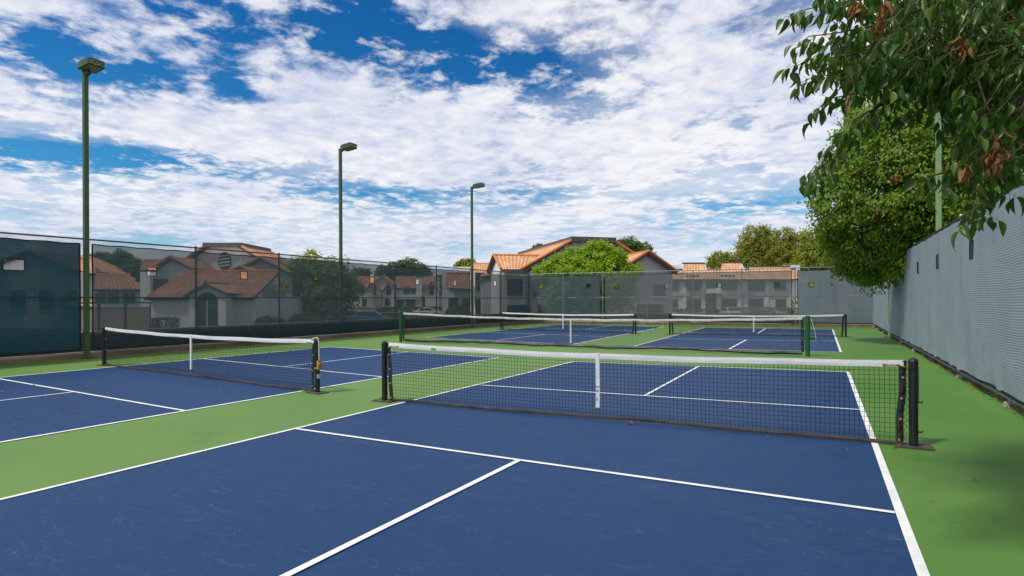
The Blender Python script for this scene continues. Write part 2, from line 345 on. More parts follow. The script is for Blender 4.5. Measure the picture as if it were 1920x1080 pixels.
def court(name, nl, nr, fr, fl, lines, wl=.05):
    q = [nl, nr, fr, fl]
    structure(MB().add([(x, y, .004) for x, y in q], [(0, 1, 2, 3)]).build('playing_court', 'blue'))
    lm = MB(); z = .008
    for (a, b, wd) in [(nl, nr, wl), (nr, fr, wl + .012), (fr, fl, wl), (fl, nl, wl)] + lines:
        a = Vector((*a, z)); b = Vector((*b, z)); d = (b - a).normalized(); s = Vector((d.y, -d.x, 0)) * wd / 2
        e = d * wd / 2 if (a.xy[:] in q or tuple(a.xy) in q) else d * 0
        lm.add([a - s - e, a + s - e, b + s + e, b - s + e], [(0, 1, 2, 3)]); z += .0008
    structure(lm.build('court_marking', 'line'))
def L(a, b, t): return (a[0] + (b[0] - a[0]) * t, a[1] + (b[1] - a[1]) * t)
court('A', (-3.17, -6.62), (3.14, -6.75), (3.067, 6.899), (-2.966, 6.445),
      [((-3.089, -2.089), (3.08, -2.16), .05), ((-2.942, 1.967), (3.06, 2.209), .05), ((-.13, -6.68), (.0, -2.13), .055), ((.056, 2.08), (.05, 6.67), .05)])
court('B', (-12.75, -6.0), (-5.61, -6.9), (-5.17, 6.52), (-12.14, 7.35),
      [((-12.52, -1.42), (-5.46, -1.95), .05), ((-12.30, 2.95), (-5.33, 2.09), .05), ((-9.12, -6.4), (-8.88, -1.70), .05), ((-8.72, 2.51), (-8.51, 6.92), .05)])
court('C', (-12.154, 12.695), (-5.16, 11.621), (-5.394, 25.53), (-12.0, 26.4),
      [((-12.11, 17.05), (-5.25, 15.97), .05), ((-12.05, 21.9), (-5.32, 20.6), .05), ((-8.52, 12.14), (-8.48, 16.48), .05), ((-8.45, 21.2), (-8.6, 25.95), .05)])
court('D', (-2.969, 11.434), (3.046, 12.031), (2.985, 25.724), (-3.148, 25.342),
      [((-3.01, 15.76), (3.03, 16.737), .05), ((-3.09, 20.3), (3.0, 21.37), .05), ((0.01, 11.73), (0.0, 16.25), .07), ((-.03, 20.83), (-.09, 25.53), .07)])

# ================================================================== nets
def rot_frame(P0, P1):
    P0 = Vector((*P0, 0)); P1 = Vector((*P1, 0)); d = P1 - P0; return (P0 + P1) / 2, math.atan2(d.y, d.x), d.length
def net_mesh(Lh, top, z0, pv, ph, wr, knots, seed, half=None):
    r = random.Random(seed); mb = MB(); nx = int(2 * Lh / pv); xs = [-Lh + i * 2 * Lh / nx for i in range(nx + 1)]
    ny = int((top(0) - z0) / ph)
    def pt(i, j):
        x = xs[i]; t = j / ny; zz = z0 + (top(x) - z0) * t
        wob = .006 * math.sin(x * 2.1 + seed) + .004 * noise.noise((x * 1.5, zz * 3, seed))
        return Vector((x + .006 * noise.noise((x * .8, zz * 2.2, seed + 3)), .012 * noise.noise((x * .7, zz * 1.3, seed + 9)), zz + wob * (1 - abs(2 * t - 1))))
    G = [[pt(i, j) for j in range(ny + 1)] for i in range(nx + 1)]
    for i in range(nx + 1): mb.tube(G[i], wr, 4, False)
    for j in range(ny + 1): mb.tube([G[i][j] for i in range(nx + 1)], wr, 4, False)
    if knots:
        for i in range(0, nx + 1):
            for j in range(ny + 1):
                c = G[i][j]; k = wr * 2.0
                mb.add([c + Vector(d) * k for d in ((1, 0, 0), (-1, 0, 0), (0, 1, 0), (0, -1, 0), (0, 0, 1), (0, 0, -1))],
                       [(0, 2, 4), (2, 1, 4), (1, 3, 4), (3, 0, 4), (2, 0, 5), (1, 2, 5), (3, 1, 5), (0, 3, 5)])
    return mb
def ribbon(xs, zt, zb, th, yoff=None):
    mb = MB(); k = len(xs)
    for i, x in enumerate(xs):
        y = yoff(x) if yoff else 0
        for (yy, zz) in ((-th, zb(x)), (-th * 1.35, (zb(x) + zt(x)) / 2), (-th * .7, zt(x)), (th * .7, zt(x)), (th * 1.35, (zb(x) + zt(x)) / 2), (th, zb(x))): mb.v.append((x, y + yy, zz))
    for i in range(k - 1):
        for j in range(6): mb.f.append((i * 6 + j, i * 6 + (j + 1) % 6, (i + 1) * 6 + (j + 1) % 6, (i + 1) * 6 + j))
    mb.f += [tuple(reversed(range(6))), tuple((k - 1) * 6 + j for j in range(6))]
    return mb
def pickle_net(P0, P1, label, hero, seed, hL=.925, hR=.925):
    loc, rz, ln = rot_frame(P0, P1); H = ln / 2
    t = thing('pickleball_net', label, 'net', loc, rz, 'pickleball nets on the blue courts')
    hp = lambda x: (hL + (hR - hL) * (x + H) / (2 * H)) - .015
    sag = lambda x: hp(x) - .055 * (1 - (x / H) ** 2) + .004 * math.sin(x * 3.3 + seed)
    e = H - .086
    pr_ = .043 if hero else .04
    xs = [-e + i * 2 * e / 60 for i in range(61)]
    bt = .068
    net_mesh(e - .03, lambda x: sag(x) - bt + .01, .03, .047, .047, .0021 if hero else .0024, hero, seed).build('net_mesh', 'cord', t)
    ribbon(xs, sag, lambda x: sag(x) - bt, .0055).build('top_band', 'band', t, smooth=False)
    lift = lambda x: .006 * math.sin(x * 1.3 + seed) + .008 * noise.noise((x * .9, seed, 0))
    ribbon(xs, lambda x: .052 + lift(x), lambda x: .016 + lift(x), .011, lambda x: .03 * noise.noise((x * .5, seed, 3))).build('bottom_band', 'bottom', t)
    for sd in (-1, 1):
        x = sd * e; h = hL if sd < 0 else hR
        lean = sd * .045
        mb = MB(); k = 14
        for i in range(k + 1):
            f = i / k; zz = .02 + f * (h - .045); cx = x - lean * (1 - f) + .006 * math.sin(f * 11 + seed); b = .008 + .004 * math.sin(f * 31)
            for (dx, dy) in ((-.034, 0), (0, -b), (.034, 0), (0, b)): mb.v.append((cx + dx, dy, zz))
        for i in range(k):
            for j in range(4): mb.f.append((i * 4 + j, i * 4 + (j + 1) % 4, i * 4 + 4 + (j + 1) % 4, i * 4 + 4 + j))
        mb.f += [(3, 2, 1, 0), tuple(k * 4 + j for j in range(4))]
        sb = mb.build('side_band', 'vinyl', t)
        if hero or seed == 2:
            for f in ((.05, .3, .55, .8, .93) if hero else (.1, .4, .7)):
                g = MB(); zz = .02 + f * (h - .045); cx = x - lean * (1 - f)
                g.tube([(cx, -.016, zz), (cx, .016, zz)], .013, 10); g.build('grommet', 'brass', sb)
        lc = MB(); pts = []
        for i in range(23):
            f = i / 22; zz = .06 + f * (h - .13); pts.append((x - lean * (1 - f) + sd * (.03 if i % 2 else .055 + lean * sd * .4 * (1 - f)), .012 * (-1) ** (i // 2), zz))
        lc.tube(pts, .0035, 5); lc.build('lacing', 'cord', t)
        px_ = sd * H; po = MB().tube([(px_, 0, .02), (px_, 0, h - .03)], pr_, 20).build('post', 'black', t, smooth=False)
        MB().tube([(px_, 0, h - .07), (px_, 0, h - .025), (px_, 0, h - .005), (px_, 0, h + .008)], [pr_ + .0035, pr_ + .0035, pr_ - .006, .012], 20).build('cap', 'black', po, smooth=False)
        bp = MB(); bp.box(px_ - .17, px_ + .17, -.11, .11, .004, .016); bp.build('base_plate', 'plate', po)
        if hero:
            for dx in (-.13, .13):
                for dy in (-.07, .07): MB().tube([(px_ + dx, dy, .015), (px_ + dx, dy, .034)], .012, 6).build('bolt', 'steel', po)
        if hero and sd > 0:
            hk = MB().tube([(px_ + .03, 0, .47), (px_ + .075, 0, .47), (px_ + .08, 0, .485)], .008, 8); hk.build('hook', 'black', po)
            hk = MB().tube([(px_ + .03, 0, .16), (px_ + .075, 0, .16), (px_ + .08, 0, .175)], .008, 8); hk.build('hook', 'black', po)
            MB().tube([(px_ + .045, 0, h - .08), (px_ + .047, 0, .48)], .003, 5).build('tension_wire', 'steel', po)
        tie = MB().tube([(sd * (e - .18), -.016, h - .075), (sd * (e - .04), -.02, h - .078), (sd * (H - .06), -.035, h - .11), (sd * H, -.042, h - .115)], .005, 6)
        tie.build('tie_cord', 'cord', t)
        if hero:
            for q in (.18, .05): MB().tube([(sd * (e - q), -.013, h - .075), (sd * (e - q), -.017, h - .075)], .014, 10).build('grommet', 'brass', t)
    c0 = sag(0)
    st = MB()
    sw = .026
    for (x0, z) in ((0, .15), (.004, .34), (.002, .62), (0, c0 + .004)):
        for dx, dy in ((-sw, -.012), (sw, -.012), (sw, .012), (-sw, .012)): st.v.append((x0 + dx, dy, z))
    for i in range(3):
        for j in range(4): st.f.append((i * 4 + j, i * 4 + (j + 1) % 4, i * 4 + 4 + (j + 1) % 4, i * 4 + 4 + j))
    st.f += [(3, 2, 1, 0), (12, 13, 14, 15)]
    sp = st.build('centre_strap', 'band', t)
    MB().tube([(0, 0, .15), (0, 0, .008)], .006, 6).build('anchor_cord', 'steel', sp)
    if hero:
        MB().box(-.028, .028, -.0145, .0145, .425, .432).build('stitching', 'cord', sp)
        mk = MB(); pts = [(.015 * math.cos(a), -.0135, .375 + .011 * math.sin(a)) for a in [R(x) for x in range(-20, 201, 20)]]; mk.tube(pts, .0035, 5); mk.bar((-.014, -.0135, .371), (.018, -.0135, .371), .005); mk.build('logo_mark', 'tagblue', sp)
        mk = MB(); mk.bar((-.010, -.0135, .255), (-.010, -.0135, .292), .006); mk.bar((-.002, -.0135, .255), (-.002, -.0135, .282), .005); mk.build('logo_mark', 'taggreen', sp)
        MB().tube([(-.02, -.014, .155), (.02, -.014, .155)], .008, 8).build('buckle', 'steel', sp)
        MB().box(-2.58, -2.50, -.0135, -.0125, sag(-2.5) - .052, sag(-2.5) - .028).build('label_tag', 'taggreen', t)
    return t, H, hR
netA, HA, _ = pickle_net((-3.44, -.067), (3.457, .152), 'nearest pickleball net, blue and green marks on its white centre strap', True, 1)
netB, HB, hB = pickle_net((-13.11, .926), (-5.01, .066), 'pickleball net on the left court with a yellow ratchet strap on its post', False, 2, .95, .92)
pickle_net((-12.49, 19.57), (-4.92, 18.42), 'small far pickleball net in front of the lime green tree', False, 3, .93, .91)
pickle_net((-3.456, 18.714), (3.386, 19.589), 'far pickleball net behind the green crank post of the wide net', False, 4)
rb = MB().box(HB + .03, HB + .07, -.035, .035, .40, .55).build('ratchet', 'yellow', netB)
MB().tube([(HB + .085, -.03, .50), (HB + .11, -.01, .52), (HB + .10, .02, .40)], .012, 6).build('ratchet_handle', 'steel', rb)
rg = MB()
rg.tube([(HB + .046 * math.cos(a), .046 * math.sin(a), .42 + .004 * math.sin(3 * a)) for a in [2 * math.pi * i / 16 for i in range(17)]], .012, 6); rg.build('strap_loop', 'yellow', rb)
MB().tube([(HB - .16, -.01, hB - .02), (HB - .03, -.012, hB + .012), (HB + .03, -.01, hB + .01), (HB + .055, -.01, hB - .06), (HB + .06, -.01, .56)], .010, 7).build('rope', 'rope', netB)
MB().box(HB + .02, HB + .0415, -.03, .03, .25, .32).build('label_tag', 'taggrey', netB)

def tennis_net():
    loc, rz, ln = rot_frame((-11.55, 10.27), (2.225, 10.336)); H = ln / 2
    t = thing('tennis_net', 'wide worn net between green posts across the middle of the courts', 'net', loc, rz)
    hL, hR = 1.13, 1.07; e = H - .13
    top = lambda x: hL + (hR - hL) * (x + H) / (2 * H) - .02 - .135 * (1 - (x / H) ** 2) + .006 * math.sin(4.1 * x) + .005 * noise.noise((x * 3, 1, 2))
    xs = [-e + i * 2 * e / 120 for i in range(121)]
    net_mesh(e - .03, lambda x: top(x) - .05, .12, .052, .052, .0024, False, 6).build('net_mesh', 'cord', t)
    ribbon(xs, top, lambda x: top(x) - .066 + .006 * noise.noise((x * 5, 4, 2)), .010, lambda x: .008 * noise.noise((x * 4, 7, 2))).build('top_band', 'band_old', t)
    bz = lambda x: .075 + .055 * noise.noise((x * .45, 3, 8)) + .02 * noise.noise((x * 2, 3, 8))
    ribbon(xs, lambda x: bz(x) + .052 + .02 * noise.noise((x * 1.7, 9, 1)), lambda x: max(.012, bz(x) - .035), .028, lambda x: .06 * noise.noise((x * .6, 5, 5))).build('bottom_roll', 'vinyl', t)
    for sd in (-1, 1):
        h = hL if sd < 0 else hR
        sb = MB(); sb.bar((sd * e, 0, .1), (sd * e, 0, h - .03), .075, .016, (0, 1, 0)); o = sb.build('side_band', 'vinyl', t)
        for z in (.25, .5, .75): MB().tube([(sd * e, -.012, z), (sd * e, .012, z)], .012, 8).build('grommet', 'brass', o)
        po = MB().tube([(sd * H, 0, 0), (sd * H, 0, h)], .057, 20).build('post', 'netgreen', t)
        MB().tube([(sd * H, 0, h - .04), (sd * H, 0, h + .012), (sd * H, 0, h + .022)], [.0615, .0615, .03], 20).build('cap', 'netgreen', po)
    st = MB().box(-.027, .027, -.016, .016, .16, top(0) + .004).build('centre_strap', 'band_old', t)
    MB().tube([(0, 0, .16), (0, 0, .01)], .008, 6).build('anchor_cord', 'steel', st)
    cr = MB(); x = H + .05
    cr.tube([(x, 0, .50), (x + .10, 0, .50)], .045, 12); cr.tube([(x + .10, 0, .50), (x + .20, -.02, .47), (x + .27, -.03, .40), (x + .33, -.03, .41)], .017, 8)
    cr.build('crank', 'netgreen', t); MB().tube([(x - .12, 0, .46), (x - .18, .02, .44)], .03, 8).build('crank_lug', 'netgreen', t)
    co_ = MB(); c = Vector((x + .28, 0, .48))
    co_.tube([c + Vector((.075 * math.cos(a), .03 * math.sin(a * .5), .075 * math.sin(a))) for a in [R(i * 20) for i in range(40)]], .006, 5); co_.build('wire_coil', 'netgreen', t)
    MB().tube([(H + .02, 0, hR + .01), (H + .09, 0, hR - .08), (H + .16, -.01, .72), (H + .20, -.01, .50)], .006, 5).build('cable', 'rope', t)
tennis_net()

# ================================================================== fences
def frame2(a, b):
    a = Vector((*a, 0)); b = Vector((*b, 0)); d = b - a; return a, math.atan2(d.y, d.x), d.length
def chain_link(ln, z0, z1, pitch, wr, y):
    mb = MB(); h = z1 - z0; k = int((ln + h) / pitch)
    for i in range(k):
        s = i * pitch
        for sg in (1, -1):
            x0 = s - h; xa, xb = (x0, s); za, zb = z0, z1
            if xa < 0: za = z0 - xa; xa = 0
            if xb > ln: zb = z1 - (xb - ln); xb = ln
            if zb <= za + .02: continue
            a, b = (Vector((xa, y, za)), Vector((xb, y, zb)))
            if sg < 0: a.x = ln - a.x; b.x = ln - b.x
            d = (b - a).normalized() * .0; o = Vector((0, sg * wr * .9, 0))
            mb.bar(a + o, b + o, wr * 2)
    for i in range(int(ln / pitch)):          # knuckled selvage standing above the top rail
        x = i * pitch
        mb.tube([(x - .018, y, z1 - .02), (x, y, z1 + .022), (x + .018, y, z1 - .02)], wr, 3, False)
    return mb
def fence(a, b, label, posts, top, zl0, rail_m, link_m, post_m, pitch=.07, midz=1.68, bot=None, wr=.0022, ylink=.055, post_r=.03, wsgn=1, foot=False, name='chain_link_fence'):
    """local x runs along the fence, local +y faces the court"""
    loc, rz, ln = frame2(a, b)
    t = thing(name, label, 'fence', loc, rz)
    MB().tube([(0, 0, top), (ln, 0, top)], .022, 10).build('top_rail', rail_m, t)
    MB().tube([(0, 0, midz), (ln, 0, midz)], .02, 8).build('middle_rail', rail_m, t)
    if bot: MB().tube([(i * ln / 60, ylink * .2, bot + .012 * noise.noise((i * .7, 1, 1))) for i in range(61)], .019, 8).build('bottom_rail', 'galv', t)
    chain_link(ln, zl0, top + .02, pitch, wr, ylink).build('chain_link', link_m, t)
    for x in posts:
        p = MB().tube([(x, 0, -.02), (x, 0, top + .03)], post_r, 10).build('post', post_m, t)
        MB().ball((x, 0, top + .035), .036, 6, .8).build('cap', post_m, p)
        if foot: MB().tube([(x, 0, 0), (x, 0, .06), (x, 0, .075)], [.10, .085, .05], 10).build('footing', 'foot', p)
    return t, loc, rz, ln
yl = lambda y: (y + 14) / math.cos(math.atan(.9 / 38.9))
# seen from the court the left fence's local +x runs away from the camera, so its court side is local -y
left_posts = [yl(y) for y in (-13.9, -10.9, -7.8, -4.67, -1.47, 4.92, 8.11, 14.52, 17.72, 24.2)] + [yl(27.83)]
fence((XL(-14), -14), (XL(27.9), 27.9), 'long chain link fence left of the courts, hung with dark windscreens', left_posts, 3.30, .20, 'rail_green', 'link', 'rail_green', bot=.16, ylink=-.055, wr=.0021)
fence((-15.05, 27.9), (5, 29), 'far chain link fence with galvanised posts across the end of the courts', [.03, 2.45, 5.12, 7.95, 10.7, 13.45, 16.24, 18.2], 3.27, .16, 'galv', 'link', 'galv', bot=.14, ylink=-.055, pitch=.085)
fence((5, 29), (5, -14), 'long chain link fence on concrete footings, pale fabric along it, under the trees', [.05] + [29 - y for y in (26.6, 23.4, 16.6, 13.3, 6.8, 3.45, .2, -3.2, -6.5, -9.8, -13.9)], 3.12, .05, 'rail_green', 'link_pale', 'galv', bot=.10, ylink=.03, pitch=.075, wr=.0026, foot=True)

def windscreen(a, b, z0, z1, holes, mname, label, off, seed, hem=True, amp=.012, skirt=None, group='windscreen cloths tied along the fences'):
    """cloth hung on the fence: subdivided sheet with cut-out view windows, black hems; off pushes it to local -y (court side negative)"""
    loc, rz, ln = frame2(a, b)
    t = thing('windscreen', label, 'windscreen', loc, rz, group)
    step = .16
    xs = set([0, ln]); zs = set([z0, z1])
    for i in range(1, int(ln / step)): xs.add(i * step)
    for i in range(1, int((z1 - z0) / step)): zs.add(z0 + i * step)
    for (hx, hz, hw, hh) in holes: xs |= {hx - hw / 2, hx + hw / 2}; zs |= {hz - hh / 2, hz + hh / 2}
    def clean(s, keep):
        s = sorted(s); out = []
        for q in s:
            if out and q - out[-1] < .03:
                if q in keep: out[-1] = q
                continue
            out.append(q)
        return out
    kx = {0, ln} | {h[0] - h[2] / 2 for h in holes} | {h[0] + h[2] / 2 for h in holes}; kz = {z0, z1} | {h[1] - h[3] / 2 for h in holes} | {h[1] + h[3] / 2 for h in holes}
    xs = clean(xs, kx); zs = clean(zs, kz)
    def P(x, z):
        tz = (z1 - z) / (z1 - z0)
        y = amp * (noise.noise((x * .9, z * .35, seed)) + .5 * noise.noise((x * 2.7, z * .8, seed + 5))) + amp * 1.2 * tz ** 4 * noise.noise((x * 2.2, z * 3, seed + 9))
        dz = -.018 * abs(math.sin(x * math.pi / .8)) * (1 - tz) ** 6 + .015 * noise.noise((x * .6, 0, seed)) * tz ** 6
        return (x, off + y, z + dz)
    mb = MB(); W = len(zs)
    for x in xs:
        for z in zs: mb.v.append(P(x, z))
    for i in range(len(xs) - 1):
        for j in range(W - 1):
            cx = (xs[i] + xs[i + 1]) / 2; cz = (zs[j] + zs[j + 1]) / 2
            if any(abs(cx - h[0]) < h[2] / 2 and abs(cz - h[1]) < h[3] / 2 for h in holes): continue
            mb.f.append((i * W + j, (i + 1) * W + j, (i + 1) * W + j + 1, i * W + j + 1))
    mb.build('cloth', mname, t, smooth=True)
    if hem:
        hm = MB(); k = max(2, int(ln / .4))
        for z in (z0, z1):
            pts = [Vector(P(i * ln / k, z)) for i in range(k + 1)]
            for p, q in zip(pts, pts[1:]): hm.bar(p, q, .03 if z == z1 else .045, .012, (0, 1, 0))
        for x in (0, ln):
            for j in range(6):
                p = Vector(P(x, z0 + (z1 - z0) * j / 6)); q = Vector(P(x, z0 + (z1 - z0) * (j + 1) / 6)); hm.bar(p, q, .035, .012, (0, 1, 0))
        hm.build('hem', 'hem', t)
        for (hx, hz, hw, hh) in holes:
            y = P(hx, hz)[1]; f = MB(); b_ = .022
            f.box(hx - hw / 2 - b_, hx + hw / 2 + b_, y - .008, y + .008, hz + hh / 2, hz + hh / 2 + b_); f.box(hx - hw / 2 - b_, hx + hw / 2 + b_, y - .008, y + .008, hz - hh / 2 - b_, hz - hh / 2)
            f.box(hx - hw / 2 - b_, hx - hw / 2, y - .008, y + .008, hz - hh / 2, hz + hh / 2); f.box(hx + hw / 2, hx + hw / 2 + b_, y - .008, y + .008, hz - hh / 2, hz + hh / 2)
            f.build('window_hem', 'hem', t)
    if skirt:
        sk = MB(); k = int(ln / .3)
        for i in range(k + 1):
            x = i * ln / k
            for z in (z0, z0 + (skirt - z0) * .5, skirt): q = P(x, z); sk.v.append((q[0], q[1] + .02, q[2]))
        for i in range(k):
            for j in range(2): sk.f.append((i * 3 + j, i * 3 + 3 + j, i * 3 + 4 + j, i * 3 + 1 + j))
        sk.build('skirt', 'skirt', t, smooth=True)
    return t
def wl(ys, y0, w_, h_, z=2.47): return [((y - y0), z, w_, h_) for y in ys]
offL = -.02
windscreen((XL(-12), -12), (XL(1.63), 1.63), .24, 3.17, wl((-9.6, -6.4, -3.1, .17), -12, .42, .26, 2.51), 'teal', 'opaque teal windscreen, nearest on the left fence, beside the light pole', offL, 1, amp=.022)
windscreen((XL(1.93), 1.93), (XL(20.8), 20.8), .22, 3.17, wl((3.53, 6.65, 9.81, 13.0, 16.16, 19.33), 1.93, .25, .24), 'dark', 'long dark see-through windscreen with houses showing through it', offL, 2, skirt=.64)
windscreen((XL(21.35), 21.35), (XL(27.75), 27.75), .2, 3.1, [(2.15, 2.57, .28, .27), (5.6, 2.56, .28, .27)], 'dark', 'dark windscreen past the farthest light pole, up to the fence corner', offL, 3, skirt=.62)
def back(x0, x1, holes, m_, label, seed, **k):
    windscreen((x0, YB(x0)), (x1, YB(x1)), .2, 3.12, [(hx - x0, hz, hw, .24) for hx, hz, hw in holes], m_, label, -.02, seed, **k)
back(-14.95, -10.1, [(-14.15, 2.44, .26), (-10.86, 2.42, .26)], 'greyA', 'slate blue windscreen in front of the lime green tree', 4, skirt=.62)
back(-9.8, 1.0, [(-9.04, 2.38, .26), (-5.92, 2.35, .26), (-2.89, 2.36, .26), (.22, 2.35, .26)], 'greyB', 'grey see-through windscreen with the flat roofed apartments behind it', 5, skirt=.62)
back(1.30, 4.93, [(1.97, 2.32, .26), (4.27, 2.48, .26)], 'pale2', 'weathered pale windscreen at the right end of the far fence', 6)
def right(y0, y1, ys, m_, label, seed):
    windscreen((5, y1), (5, y0), .20, 3.05, [(y1 - y, 2.38, .24, .27) for y in ys], m_, label, -.10, seed, amp=.03)
right(20.12, 28.75, (21.95, 25.74), 'pale', 'short pale blue grey windscreen on the right fence, next to the far corner', 7)
right(-13.5, 19.9, (-7.0, -3.9, -.8, 2.2, 5.33, 8.84, 11.9, 15.12, 18.42), 'pale', 'very long pale blue grey windscreen running down the right fence', 8)

# kerbs along the fence line, low block walls outside
structure(MB().poly([(XL(-14) - .11, -14, 0), (XL(-14) + .09, -14, 0), (XL(27.9) + .09, 27.8, 0), (XL(27.9) - .11, 27.8, 0)], (0, 0, .13)).build('kerb', 'kerb'))
structure(MB().poly([(-15.0, YB(-15) - .10, 0), (4.95, YB(4.95) - .10, 0), (4.95, YB(4.95) + .09, 0), (-15.0, YB(-15) + .09, 0)], (0, 0, .12)).build('kerb', 'kerb'))
def low_wall(pts, label):
    t = thing('block_wall', label, 'wall', (*pts[0], GZ))
    o = Vector((*pts[0], GZ)); bm_, cp = MB(), MB()
    for a, b in zip(pts, pts[1:]):
        a = Vector((*a, 0)); b = Vector((*b, 0))
        bm_.bar(a + Vector((0, 0, (.64 + GZ) / 2)) - o, b + Vector((0, 0, (.64 + GZ) / 2)) - o, .19, .64 - GZ)
        cp.bar(a + Vector((0, 0, .67)) - o, b + Vector((0, 0, .67)) - o, .25, .06)
    bm_.build('wall_body', 'block', t); cp.build('coping', 'cap', t)
low_wall([(XL(-14) - .55, -14), (XL(27.7) - .55, 27.7)], 'low tan block wall behind the dark screens of the left fence')
low_wall([(-15.3, YB(-15.3) + .55), (4.9, YB(4.9) + .55)], 'low tan block wall behind the far fence')

M['litter'] = leaf_mat('old_leaf_litter', (.14, .085, .045), (.20, .13, .07), (.07, .045, .03), .1, .9, .1)
# leaf litter under the right fence
lt = MB(); r = random.Random(5)
for i in range(5200):
    y = r.uniform(-9, 28.6); x = 5.0 + r.gauss(0, .06) + .03; z = .004 + abs(r.gauss(0, .022)); s = r.uniform(.012, .034); a = r.uniform(0, 6.28); tl = r.uniform(-.6, .6)
    dx = Vector((math.cos(a), math.sin(a), tl)) * s; dy = Vector((-math.sin(a), math.cos(a), r.uniform(-.5, .5))) * s * .6; c = Vector((x, y, z + .01))
    lt.add([c - dx, c - dy, c + dx, c + dy], [(0, 1, 2, 3)])
lo_ = lt.build('leaf_litter', M['litter']); lo_['kind'] = 'stuff'; tag(lo_, 'strip of dry brown leaf litter under the right fence', 'leaf litter')

# ================================================================== light poles
def light_pole(x, y, h, label, sd, pm, w_=.118, arm=.12, lift=0):
    t = thing('light_pole', label, 'light pole', (x, y, 0), 0, 'light poles along the court fences')
    k = w_ / 2; c = k * .25
    po = MB().poly([(-k + c, -k, .012), (k - c, -k, .012), (k, -k + c, .012), (k, k - c, .012), (k - c, k, .012), (-k + c, k, .012), (-k, k - c, .012), (-k, -k + c, .012)], (0, 0, h - .012)).build('pole', pm, t)
    MB().box(-.2, .2, -.17, .17, .004, .028).build('base_plate', 'plate', t)
    MB().box(-k - .012, k + .012, -k - .012, k + .012, h - .0, h + .02).build('pole_cap', pm, po)
    MB().bar((sd * k, 0, h - .06), (sd * (k + max(arm, .12)), 0, h - .02), .09, .10).build('arm', pm, t)
    hh_ = MB().box(-.04, .04, -k - .006, -k - .001, .55, .78).build('hand_hole_cover', 'plate', po)
    for (dx, dy) in ((-.15, -.12), (.15, -.12), (-.15, .12), (.15, .12)): MB().tube([(dx, dy, .027), (dx, dy, .062)], .014, 6).build('anchor_bolt', 'steel', t)
    x0 = k + arm - .02; hd = MB(); l_, hw, hh = .60, .22, .085
    def pt(a, yy, zz): return (sd * (x0 + a), yy, h + lift + zz + .10 * a)
    ring = []
    for a, ww, zb, zt in ((0, .17, -.06, .10), (.10, hw, -.075, .12), (l_ - .04, hw, -.075, .12), (l_, hw - .03, -.06, .10)):
        ring.append([pt(a, -ww, zb), pt(a, ww, zb), pt(a, ww, zt - .02), pt(a, ww - .03, zt), pt(a, -ww + .03, zt), pt(a, -ww, zt - .02)])
    vs = sum(ring, []); fs = []
    for i in range(3):
        for j in range(6):
            q = (i * 6 + j, i * 6 + (j + 1) % 6, i * 6 + 6 + (j + 1) % 6, i * 6 + 6 + j); fs.append(q if sd > 0 else tuple(reversed(q)))
    e0, e1 = (5, 4, 3, 2, 1, 0), (18, 19, 20, 21, 22, 23)
    fs += [e0, e1] if sd > 0 else [tuple(reversed(e0)), tuple(reversed(e1))]
    hd.add(vs, fs); ho = hd.build('lamp_head', pm, t)
    ln = MB(); ln.add([pt(.06, -.17, -.080), pt(.54, -.17, -.080), pt(.54, .17, -.080), pt(.06, .17, -.080), pt(.06, -.17, -.072), pt(.54, -.17, -.072), pt(.54, .17, -.072), pt(.06, .17, -.072)],
                      [(0, 3, 2, 1), (4, 5, 6, 7), (0, 1, 5, 4), (1, 2, 6, 5), (2, 3, 7, 6), (3, 0, 4, 7)]); ln.build('lens', 'lens', ho)
    dr = MB(); rr = random.Random(int(y * 10) + 3)
    for i in range(9):
        yy = -.17 + .34 * i / 8 + rr.uniform(-.012, .012); z0 = rr.uniform(-.01, .06); z1 = z0 - rr.uniform(.02, .06)
        dr.bar(pt(l_ + .004, yy, z0), pt(l_ + .006, yy + rr.uniform(-.02, .02), z1), rr.uniform(.006, .014), .004)
    dr.tube([pt(l_ + .008, -.17 + .34 * i / 12, -.045 + .012 * math.sin(i * .9)) for i in range(13)], .0045, 4)
    dr.build('streak', 'dropping', ho)
    return t
light_pole(XL(1.76) + .06, 1.76, 7.92, 'tall olive light pole, nearest of the left fence, standing between two screens', 1, 'pole', .12, -.06, .09)
light_pole(XL(11.31) - .14, 11.31, 7.95, 'light pole half hidden behind the dark screen of the left fence', 1, 'pole')
light_pole(XL(20.95) + .07, 20.95, 7.95, 'farthest light pole of the left fence, beside the tiled roofs', 1, 'pole')
light_pole(5.12, 10.12, 7.9, 'pale green light pole rising in front of the big tree', -1, 'pole_pale')
light_pole(4.93, 20.02, 7.9, 'pale green light pole in the gap between the right fence screens', -1, 'pole_pale')

# ================================================================== trees
def limb(mb, a, b, ra, rb, seed, n=7, wob=.12):
    r = random.Random(seed); a = Vector(a); b = Vector(b); ln = (b - a).length; pts = []
    for i in range(n):
        f = i / (n - 1); o = Vector((r.uniform(-1, 1), r.uniform(-1, 1), r.uniform(-.4, .4))) * wob * ln * .25 * math.sin(f * math.pi)
        pts.append(a.lerp(b, f) + o)
    mb.tube(pts, [ra + (rb - ra) * i / (n - 1) for i in range(n)], 7)
def leafy(mb, c, out, size, r, droop=.5, shape=.45):
    nn = (out + Vector((r.gauss(0, .55), r.gauss(0, .55), .55 + r.gauss(0, .45)))).normalized()
    d = out * .35 * (1 - droop) + Vector((r.gauss(0, .6), r.gauss(0, .6), r.gauss(0, .45) - 1.3 * droop)); d = (d - nn * d.dot(nn) * .75).normalized()
    s = d.cross(nn).normalized() * size * shape; n_ = s.cross(d).normalized() * size * -.10
    l = d * size
    mb.add([c, c + l * .5 + s + n_, c + l, c + l * .5 - s + n_], [(0, 1, 2), (0, 2, 3)])
